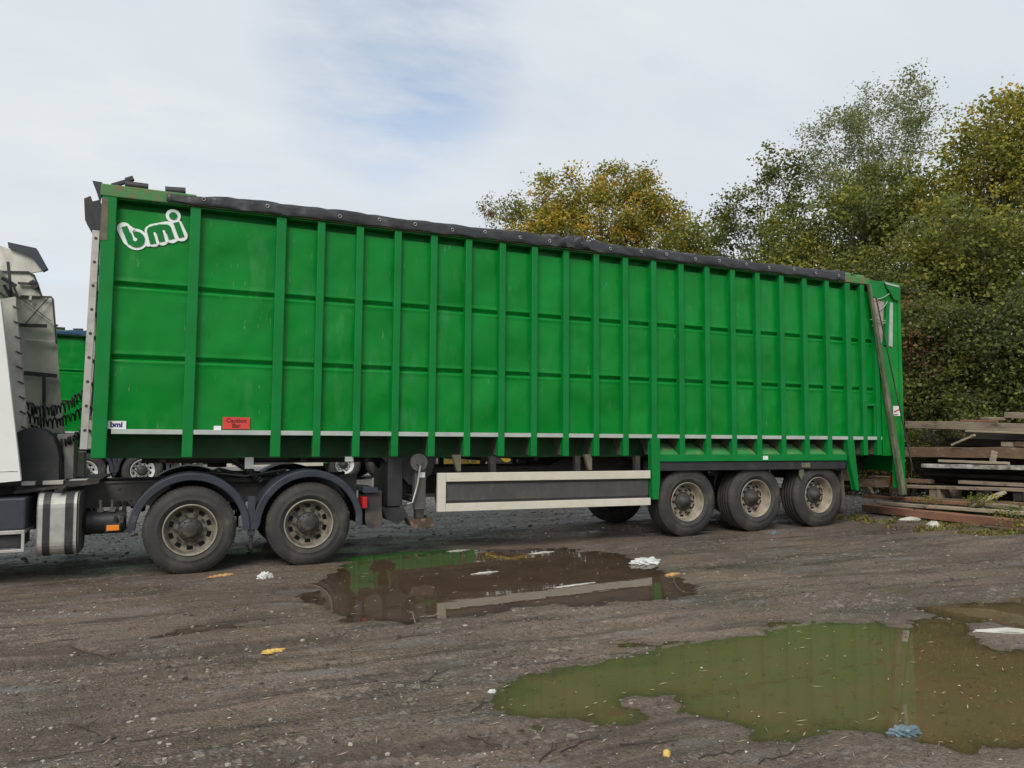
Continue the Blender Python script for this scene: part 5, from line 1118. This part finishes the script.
for k in range(6):
    q = MB(); q.box(-0.03, 0.07, -8.5+k*2.9, -8.4+k*2.9, 0, 2.0); q.build('post', 'fence', fence)

# pale concrete block and yellow loader behind the trucks
MT['concrete'] = mk('pale_concrete', (0.42, 0.36, 0.28), (0.34, 0.30, 0.24), 5, 0.85, bump=0.3)
p = gnd(385, 508, 0.03); q = MB(); q.box(-0.18, 0.32, -0.2, 0.3, 0.0, 0.30); q.box(-0.20, 0.34, -0.22, 0.32, 0.34, 0.60); q.box(-0.14, 0.28, -0.15, 0.25, 0.29, 0.35)
q.cyl((0.03, -0.205, 0.14), (0.03, -0.23, 0.14), 0.10, n=16, mi=1); o = q.build('concrete_block', ['concrete', 'wood_dark'], bevel=0.01); o.location = (p.x, p.y, gh(p.x, p.y)); tag(o, 'pale concrete block with a round dark opening behind the landing leg', 'concrete block')
MT['yellow'] = mk('yellow_machine_paint', (0.55, 0.36, 0.02), (0.45, 0.30, 0.03), 4, 0.45, 0.6, dirt=(0.12, 0.10, 0.07), dscale=5, dlo=0.55, dhi=0.7)
lp = atd(505, 470, 30); ldr = empty('wheel_loader', (lp.x, lp.y, GZ_FAR), (0, 0, 0.3)); tag(ldr, 'yellow wheel loader standing behind the trucks, seen through the gap under the nearest trailer', 'loader')
q = MB(); q.xz([(0.2, 0.9), (2.6, 0.9), (2.6, 1.6), (2.3, 1.9), (0.2, 1.9)], -0.8, 0.8); q.build('engine_cover', 'yellow', ldr, bevel=0.05)
q = MB(); q.xz([(-1.3, 0.7), (0.2, 0.7), (0.2, 1.3), (-1.3, 1.2)], -0.6, 0.6); q.build('front_frame', 'yellow', ldr, bevel=0.03)
q = MB(); q.xz([(-0.5, 1.3), (0.7, 1.3), (0.7, 2.9), (-0.3, 2.9)], -0.65, 0.65); q.build('cab', 'glass', ldr, bevel=0.03)
q = MB(); q.box(-0.45, 0.8, -0.72, 0.72, 2.9, 3.0); q.build('cab_roof', 'yellow', ldr, bevel=0.03)
q = MB(); q.beam((-0.9, -0.4, 1.3), (-2.2, -0.4, 0.6), 0.15, 0.3); q.beam((-0.9, 0.4, 1.3), (-2.2, 0.4, 0.6), 0.15, 0.3); q.build('lift_arm', 'yellow', ldr)
q = MB(); q.xz([(-2.2, 0.2), (-3.0, 0.1), (-2.95, 0.2), (-2.35, 0.35), (-2.3, 0.9), (-2.5, 1.2), (-2.15, 1.0)], -1.2, 1.2); q.build('bucket', 'yellow', ldr)
for x in (-0.9, 1.7):
    for s_ in (-1, 1):
        q = MB(); q.cyl((x, s_*0.7, 0.65), (x, s_*1.15, 0.65), 0.65, n=28); wo = q.build('wheel', 'tyre', ldr, bevel=0.05)
        q = MB(); q.cyl((x, s_*1.12, 0.65), (x, s_*1.17, 0.65), 0.33, n=24); q.build('rim', 'yellow', wo)

# ------------------------------------------------------------------ trees and shrubs
def leafmat(name, c, tr=0.42):
    M = bpy.data.materials.new(name); M.use_nodes = True; t = M.node_tree; nn = t.nodes; ll = t.links
    b = nn['Principled BSDF']; o = nn['Material Output']
    tc = nn.new('ShaderNodeTexCoord'); n1_ = nn.new('ShaderNodeTexNoise'); n1_.inputs['Scale'].default_value = 1.7; n1_.inputs['Detail'].default_value = 6; ll.new(tc.outputs['Object'], n1_.inputs['Vector'])
    mr = nn.new('ShaderNodeMapRange'); mr.inputs['From Min'].default_value = 0.3; mr.inputs['From Max'].default_value = 0.7; ll.new(n1_.outputs[0], mr.inputs['Value'])
    m_ = nn.new('ShaderNodeMixRGB'); ll.new(mr.outputs[0], m_.inputs[0]); m_.inputs[1].default_value = (c[0]*0.75, c[1]*0.78, c[2]*0.7, 1); m_.inputs[2].default_value = (c[0]*1.3, c[1]*1.25, c[2]*1.2, 1)
    ll.new(m_.outputs[0], b.inputs['Base Color']); b.inputs['Roughness'].default_value = 0.55; b.inputs['Specular IOR Level'].default_value = 0.35
    ts = nn.new('ShaderNodeBsdfTranslucent'); ll.new(m_.outputs[0], ts.inputs[0]); mx_ = nn.new('ShaderNodeMixShader'); mx_.inputs[0].default_value = tr
    ll.new(b.outputs[0], mx_.inputs[1]); ll.new(ts.outputs[0], mx_.inputs[2]); ll.new(mx_.outputs[0], o.inputs[0]); return M
LF = dict(olive=leafmat('olive_leaf', (0.190, 0.195, 0.040)), green=leafmat('green_leaf', (0.145, 0.180, 0.042)), dark=leafmat('dark_leaf', (0.070, 0.085, 0.032)), yellow=leafmat('yellow_leaf_crown', (0.50, 0.33, 0.035)), orange=leafmat('orange_leaf', (0.42, 0.23, 0.035)), lime=leafmat('yellow_green_leaf', (0.31, 0.30, 0.045)), silver=leafmat('silver_leaf', (0.26, 0.28, 0.16)), brown=leafmat('brown_leaf', (0.19, 0.11, 0.055)))
BK = mk('grey_bark', (0.10, 0.085, 0.065), (0.06, 0.05, 0.04), 6, 0.9, bump=0.5, bscale=20, stretch=(2, 2, 0.5)); MT['bark'] = BK
MT['bark_pale'] = mk('pale_birch_bark', (0.32, 0.31, 0.28), (0.16, 0.15, 0.13), 5, 0.8, bump=0.3, stretch=(1, 1, 4))
def tree(name, base, blobs, mix, label, cat='tree', trunk=0.2, leaf=0.13, dens=1.0, clump=0.42, bark='bark', grp=None, lean=0.0, zonal=None, seed=0, aspect=0.62, stems=1, drop=0.0):
    """blobs: (centre, rx, rz) ellipsoids in world units"""
    r_ = np.random.RandomState(seed+100); e = empty(name, base); tag(e, label, cat, grp); bx = Vector(base)
    pts = []; nor = []; ms = []; names = sorted(set(k for k, _ in mix)); keys = [k for k, _ in mix]; wts = np.array([q for _, q in mix], float); wts /= wts.sum()
    tips = []
    for (c, rx, rz) in blobs:
        vol = rx*rx*rz; ncl = max(5, int(7.5*(rx*rz)/(clump*clump)*dens*0.80)); nl = max(8, int(26*(clump/leaf)**2*0.22))
        d = r_.normal(size=(ncl, 3)); d /= np.linalg.norm(d, axis=1)[:, None]; rad = r_.uniform(0.18, 1.0, ncl)**0.45; rad *= r_.uniform(0.86, 1.10, ncl)
        cc = np.array(c)[None]+d*rad[:, None]*np.array([rx, rx, rz])
        for q in range(ncl):
            if cc[q][2] < base[2]+0.1: cc[q][2] = base[2]+0.1+r_.uniform(0, 0.5)
            cr_ = clump*r_.uniform(0.55, 1.25); n_ = int(nl*r_.uniform(0.5, 1.3)*(cr_/clump)**2)+3
            off = r_.normal(size=(n_, 3))*np.array([cr_, cr_, cr_*0.62])*0.55; off[:, 2] -= drop*np.abs(r_.normal(size=n_))
            pts.append(cc[q]+off); k = r_.choice(len(keys), p=wts)
            if zonal: k = zonal(cc[q], k, r_, keys)
            mm_ = np.full(n_, k); sw = r_.random(n_) < 0.25; mm_[sw] = r_.choice(len(keys), sw.sum(), p=wts); ms.append(mm_)
            if r_.random() < 0.30: tips.append(Vector(cc[q]))
    pts = np.concatenate(pts); ms = np.concatenate(ms); n_ = len(pts)
    a = r_.normal(size=(n_, 3)); a[:, 2] *= 0.7; a /= np.linalg.norm(a, axis=1)[:, None]; b_ = np.cross(a, r_.normal(size=(n_, 3))); b_ /= np.linalg.norm(b_, axis=1)[:, None]
    L_ = leaf*r_.uniform(0.6, 1.25, n_)[:, None]; Wd = L_*aspect
    v = np.stack([pts-a*L_/2, pts-b_*Wd/2+a*L_*0.05, pts+a*L_/2, pts+b_*Wd/2+a*L_*0.05], 1)-np.array(bx)[None, None]
    cro = np_mesh('crown', v.reshape(-1, 3), np.arange(n_*4).reshape(-1, 4), 4, [LF[k] for k in keys], ms, False); cro.parent = e
    # trunk and limbs
    q = MB(); allc = np.array([b2[0] for b2 in blobs]); topz = bx.z+(max(b2[0][2] for b2 in blobs)-bx.z)*0.88; mc = allc.mean(0)
    for s_ in range(stems):
        ox, oy = (0, 0) if stems == 1 else (r_.uniform(-0.5, 0.5), r_.uniform(-0.5, 0.5)); path = []; rr_ = []
        for k in range(9):
            u = k/8; path.append(Vector((ox+(mc[0]-bx.x)*u*0.9+r_.uniform(-1, 1)*0.16*(k > 0), oy+(mc[1]-bx.y)*u*0.9+r_.uniform(-1, 1)*0.12*(k > 0), (topz-bx.z)*u))); rr_.append(trunk*(1-0.93*u)*(1.25 if k == 0 else 1))
        q.tube(path, rr_, 8)
        sel = tips if stems == 1 else tips[s_::stems]
        for t_ in sel[:70]:
            tl = t_-bx; h0 = max(0.12, min(0.92, (tl.z/(topz-bx.z))*0.72)); f = h0*8; i0 = int(f); st = path[i0].lerp(path[min(8, i0+1)], f-i0); r0 = trunk*(1-0.86*h0)*0.42
            mid = st.lerp(tl, 0.5)+Vector((r_.uniform(-1, 1)*0.25, r_.uniform(-1, 1)*0.25, -0.10*(tl-st).length))
            q.tube([st, st.lerp(mid, 0.5)+Vector((0, 0, 0.05)), mid, mid.lerp(tl, 0.6), tl], [r0, r0*0.75, r0*0.5, r0*0.3, 0.008], 5, caps=False)
    o = q.build('trunk', bark, e)
    return e
def B(x, y, D, rx, ry): c = atd(x, y, D); return ((c.x, c.y, c.z), rx*D/F_PX, ry*D/F_PX)
def base_of(x, D, z=0.0): c = atd(x, 430, D); return (c.x, c.y, z)
BT = 'trees beyond the yard'
def yz_(c, k, r_, keys):      # yellow patch high on the right-centre of the crown
    px_ = c[0]
    return keys.index('yellow') if r_.random() < 0.22 else k
tree('autumn_tree', base_of(605, 32), [B(552, 200, 32, 18, 22), B(577, 196, 32, 16, 18), B(612, 188, 32, 26, 20), B(642, 197, 32, 24, 22), B(668, 216, 32, 22, 20), B(600, 226, 32, 60, 34), B(550, 236, 32, 35, 34), B(640, 240, 32, 45, 30), B(613, 168, 31.5, 9, 7), B(545, 179, 32, 6, 8), B(573, 176, 32, 7, 7), B(648, 174, 32, 9, 7), B(600, 290, 32, 85, 45)], [('olive', 4), ('lime', 4.2), ('yellow', 3.2), ('orange', 0.6), ('green', 2)], 'yellow and green autumn tree rising above the middle of the trailer', trunk=0.28, grp=BT, seed=1, leaf=0.14, clump=0.5, dens=1.6)
tree('tree', base_of(528, 33.5), [B(528, 228, 33.5, 26, 28), B(515, 215, 33.5, 14, 16), B(535, 285, 33.5, 45, 40)], [('lime', 3), ('olive', 4), ('green', 2), ('yellow', 0.8)], 'small olive green tree just left of the yellow autumn tree', trunk=0.16, grp=BT, seed=2, leaf=0.13)
tree('bare_tree', base_of(492, 34), [B(489, 207, 34, 10, 12), B(500, 216, 34, 12, 14), B(495, 250, 34, 22, 30)], [('brown', 3), ('olive', 2), ('silver', 1)], 'thin half bare tree at the left end of the tree row', trunk=0.12, grp=BT, seed=3, leaf=0.10, dens=0.45, clump=0.3)
tree('tree', base_of(700, 30), [B(702, 238, 30, 28, 24), B(678, 250, 30, 25, 22), B(700, 300, 30, 60, 50)], [('olive', 4), ('green', 3), ('lime', 2.5), ('yellow', 0.6)], 'low olive green tree between the yellow autumn tree and the tall trees on the right', trunk=0.16, grp=BT, seed=4, dens=1.5)
tree('slender_tree', base_of(752, 28), [B(735, 215, 28, 18, 28), B(768, 165, 28, 13, 22), B(752, 200, 28, 18, 22), B(782, 185, 28, 22, 30), B(722, 225, 28, 16, 20), B(760, 260, 28, 50, 45), B(800, 165, 28, 12, 18)], [('dark', 3.5), ('green', 4), ('olive', 2.5)], 'open dark leafed tree with gaps of sky, left of the tall silvery birch', trunk=0.17, grp=BT, seed=5, leaf=0.13, dens=0.75, clump=0.34)
tree('birch_tree', base_of(880, 27.5), [B(905, 92, 27.5, 24, 20), B(870, 105, 27.5, 26, 22), B(838, 130, 27.5, 30, 26), B(885, 135, 27.5, 45, 34), B(845, 168, 27.5, 42, 30), B(815, 160, 27.5, 16, 20), B(925, 125, 27.5, 22, 28), B(880, 195, 27.5, 60, 40), B(910, 75, 27.5, 10, 8)], [('silver', 6), ('green', 2), ('olive', 2.2)], 'tall silvery birch with an airy crown, tallest of the trees', trunk=0.22, grp=BT, seed=6, leaf=0.10, dens=0.66, clump=0.40, bark='bark_pale', drop=0.12)
tree('tree', base_of(830, 24), [B(838, 225, 24, 62, 42), B(790, 245, 24, 42, 34), B(880, 205, 24, 50, 45), B(835, 300, 24, 95, 60), B(900, 260, 24, 55, 50)], [('olive', 5), ('green', 4), ('dark', 2), ('lime', 1.6)], 'broad olive green tree in front of the silvery birch', trunk=0.24, grp=BT, seed=7, leaf=0.115, clump=0.40, dens=1.5)
tree('maple_tree', base_of(1000, 22), [B(1000, 125, 22, 34, 28), B(968, 155, 22, 32, 36), B(1015, 108, 22, 20, 20), B(1025, 160, 22, 42, 50), B(985, 200, 22, 55, 45), B(945, 195, 22, 30, 40), B(955, 130, 22, 12, 10), B(1055, 190, 22, 60, 70), B(1000, 270, 22, 75, 60)], [('lime', 5.0), ('olive', 3.0), ('yellow', 1.5), ('green', 2.4)], 'yellow green maple at the right edge beside the silvery birch', trunk=0.26, grp=BT, seed=8, leaf=0.12, clump=0.40, dens=1.35,
     zonal=lambda c, k, r_, keys: (keys.index('yellow') if r_.random() < 0.25 else k) if c[2] > 10.2 else (keys.index('olive') if (keys[k] == 'yellow' and r_.random() < 0.7) else k))
tree('tree', base_of(965, 19), [B(955, 240, 19, 55, 42), B(1000, 265, 19, 50, 50), B(930, 285, 19, 38, 50), B(1040, 280, 19, 55, 60), B(985, 330, 19, 80, 60)], [('green', 4), ('olive', 5), ('dark', 2), ('lime', 1.5)], 'leafy green tree low on the right in front of the maple', trunk=0.18, grp=BT, seed=9, leaf=0.11, clump=0.36, dens=1.3)
tree('tree', base_of(1110, 20), [B(1110, 200, 20, 75, 90), B(1100, 300, 20, 90, 80)], [('green', 4), ('olive', 4), ('lime', 1.5)], 'green tree cut by the right edge of the photo', trunk=0.22, grp=BT, seed=10, dens=0.7)
SB = 'bushes behind the timber stack'
tree('bush', base_of(925, 16.5, 0.0), [B(925, 330, 16.5, 32, 42), B(920, 395, 16.5, 34, 45), B(945, 370, 16.5, 38, 50)], [('brown', 2.4), ('dark', 3), ('green', 2.5), ('olive', 2)], 'reddish brown and green bush just right of the trailer tail', 'bush', trunk=0.03, leaf=0.085, clump=0.26, dens=2.4, grp=SB, seed=11, stems=4)
tree('bush', base_of(985, 15.8, 0.0), [B(985, 340, 15.8, 45, 40), B(975, 395, 15.8, 50, 40), B(1010, 380, 15.8, 40, 45), B(985, 425, 15.8, 80, 25)], [('dark', 5), ('green', 3), ('olive', 1)], 'dark green bush behind the pointed fence pales', 'bush', trunk=0.03, leaf=0.09, clump=0.30, dens=2.4, grp=SB, seed=12, stems=4)
tree('bush', base_of(1050, 15.5, 0.0), [B(1050, 340, 15.5, 55, 60), B(1060, 400, 15.5, 60, 50)], [('dark', 4), ('green', 4), ('olive', 1)], 'green bush at the right edge behind the fence', 'bush', trunk=0.03, leaf=0.09, clump=0.32, dens=2.4, grp=SB, seed=13, stems=4)
tree('bush', base_of(880, 19, 0.0), [B(880, 330, 19, 50, 60), B(850, 400, 19, 80, 50)], [('dark', 4), ('green', 3), ('brown', 1)], 'dark bush hidden behind the tail of the trailer', 'bush', trunk=0.03, leaf=0.10, clump=0.34, dens=2.4, grp=SB, seed=14, stems=3)
BR = 'brambles growing round the timber'
BEHIND = 1
def low_plant(name, X, pts_, mix, label, sd, cat='bramble', leaf=0.055, grp=BR, dens=1.0):
    bl = []
    for (x, y, rx, ry) in pts_:
        c = atx(x, y, X); D_ = (c-CAM).dot(FW); bl.append(((c.x, c.y, c.z), rx*D_/F_PX, ry*D_/F_PX))
    b0 = atx(pts_[0][0], 500, X); tree(name, (b0.x, b0.y, 0.0), bl, mix, label, cat, trunk=0.012, leaf=leaf, clump=0.13, grp=grp, seed=sd, stems=3, dens=dens)
low_plant('bramble', 9.35, [(915, 440, 13, 11), (930, 450, 14, 9), (945, 436, 11, 8)], [('green', 3), ('olive', 3), ('dark', 3), ('lime', 1), ('brown', 1)], 'bramble growing between the top beam and the broad brown board', 21)
low_plant('bramble', 9.3, [(912, 470, 10, 10), (916, 455, 8, 8)], [('green', 2), ('olive', 2), ('dark', 4), ('brown', 2)], 'dark bramble beside the left end of the flaking white beam', 22)
low_plant('bramble', 11.2, [(925, 455, 26, 22), (900, 480, 26, 20), (950, 470, 26, 24), (870, 485, 26, 18), (850, 480, 22, 20), (905, 440, 20, 18)], [('dark', 5), ('green', 3), ('brown', 2), ('olive', 1)], 'large dark bramble thicket between the timber stack and the fence', 25, leaf=0.075, dens=1.6)
low_plant('weed', 8.2, [(930, 500, 12, 4), (978, 500, 6, 3)], [('olive', 3), ('green', 3)], 'green weeds growing between the baulks on the ground', 23, 'weed', 0.045, 'weeds at the foot of the timber')
low_plant('weed', 7.55, [(1015, 526, 14, 4), (1000, 530, 10, 3)], [('olive', 3), ('lime', 3), ('green', 2)], 'yellow green weeds on the short brown baulk', 24, 'weed', 0.045, 'weeds at the foot of the timber')
# ground cover of short weeds along the foot of the timber
n = 2600; u = rng.random(n); px = 6.3+rng.random(n)*1.5; py = 1.2-rng.random(n)*3.2
px = px - 0.0; keepw = (fbm(px*2.2, py*2.2, 3, 91) > 0.0+0.5*np.clip(7.2-px, 0, 2)); px, py = px[keepw], py[keepw]; n = len(px); hz = height(px, py)
an = rng.random(n)*6.28; lh = rng.uniform(0.015, 0.06, n); tl = rng.uniform(0.2, 1.4, n); dx, dy = np.cos(an), np.sin(an); wv = 0.010+0.012*rng.random(n)
Q = np.stack([np.stack([px, py, hz-0.003], -1), np.stack([px-dy*wv+dx*lh*tl*0.5, py+dx*wv+dy*lh*tl*0.5, hz+lh*0.6], -1), np.stack([px+dx*lh*tl, py+dy*lh*tl, hz+lh], -1), np.stack([px+dy*wv+dx*lh*tl*0.5, py-dx*wv+dy*lh*tl*0.5, hz+lh*0.6], -1)], 1)
tag(np_mesh('weeds', Q.reshape(-1, 3), np.arange(n*4).reshape(-1, 4), 4, [LF['olive'], LF['lime'], LF['green'], LF['brown']], rng.choice(4, n, p=[0.4, 0.05, 0.30, 0.25]), False), 'short mossy weeds along the foot of the timber', 'weeds', kind='stuff')
# taller trees on the far side, behind the two trailers
for i, (x_, D_, lb) in enumerate(((500, 36, 'olive tree hidden behind the middle of the nearest trailer, leftmost of the far row'), (575, 37, 'dark tree behind the trailers, second of the far row'), (650, 36, 'dark tree behind the trailers, third of the far row'), (730, 34, 'dark tree behind the trailers, rightmost of the far row'))):
    tree('tree', base_of(x_, D_), [B(x_, 330, D_, 52, 50), B(x_+10, 390, D_, 60, 45)], [('dark', 4), ('olive', 3), ('brown', 1.5)], lb, trunk=0.15, grp='far row of trees behind the trailers', seed=60+i, leaf=0.2, clump=0.6)
# hedge far behind, closing the yard
for i, (hx, lb) in enumerate(((-14, 'low hedge at the back of the yard, leftmost'), (-3, 'low hedge at the back of the yard behind the blue tarp trailer'))):
    tree('hedge', (hx, 33, 0.17), [((hx-3.5, 33, 1.1), 2.6, 1.1), ((hx, 33, 1.2), 2.8, 1.2), ((hx+3.5, 33, 1.1), 2.6, 1.1)], [('dark', 4), ('green', 2)], lb, 'hedge', trunk=0.05, leaf=0.22, clump=0.6, grp='hedges at the back of the yard', seed=40+i, stems=3, dens=0.8)
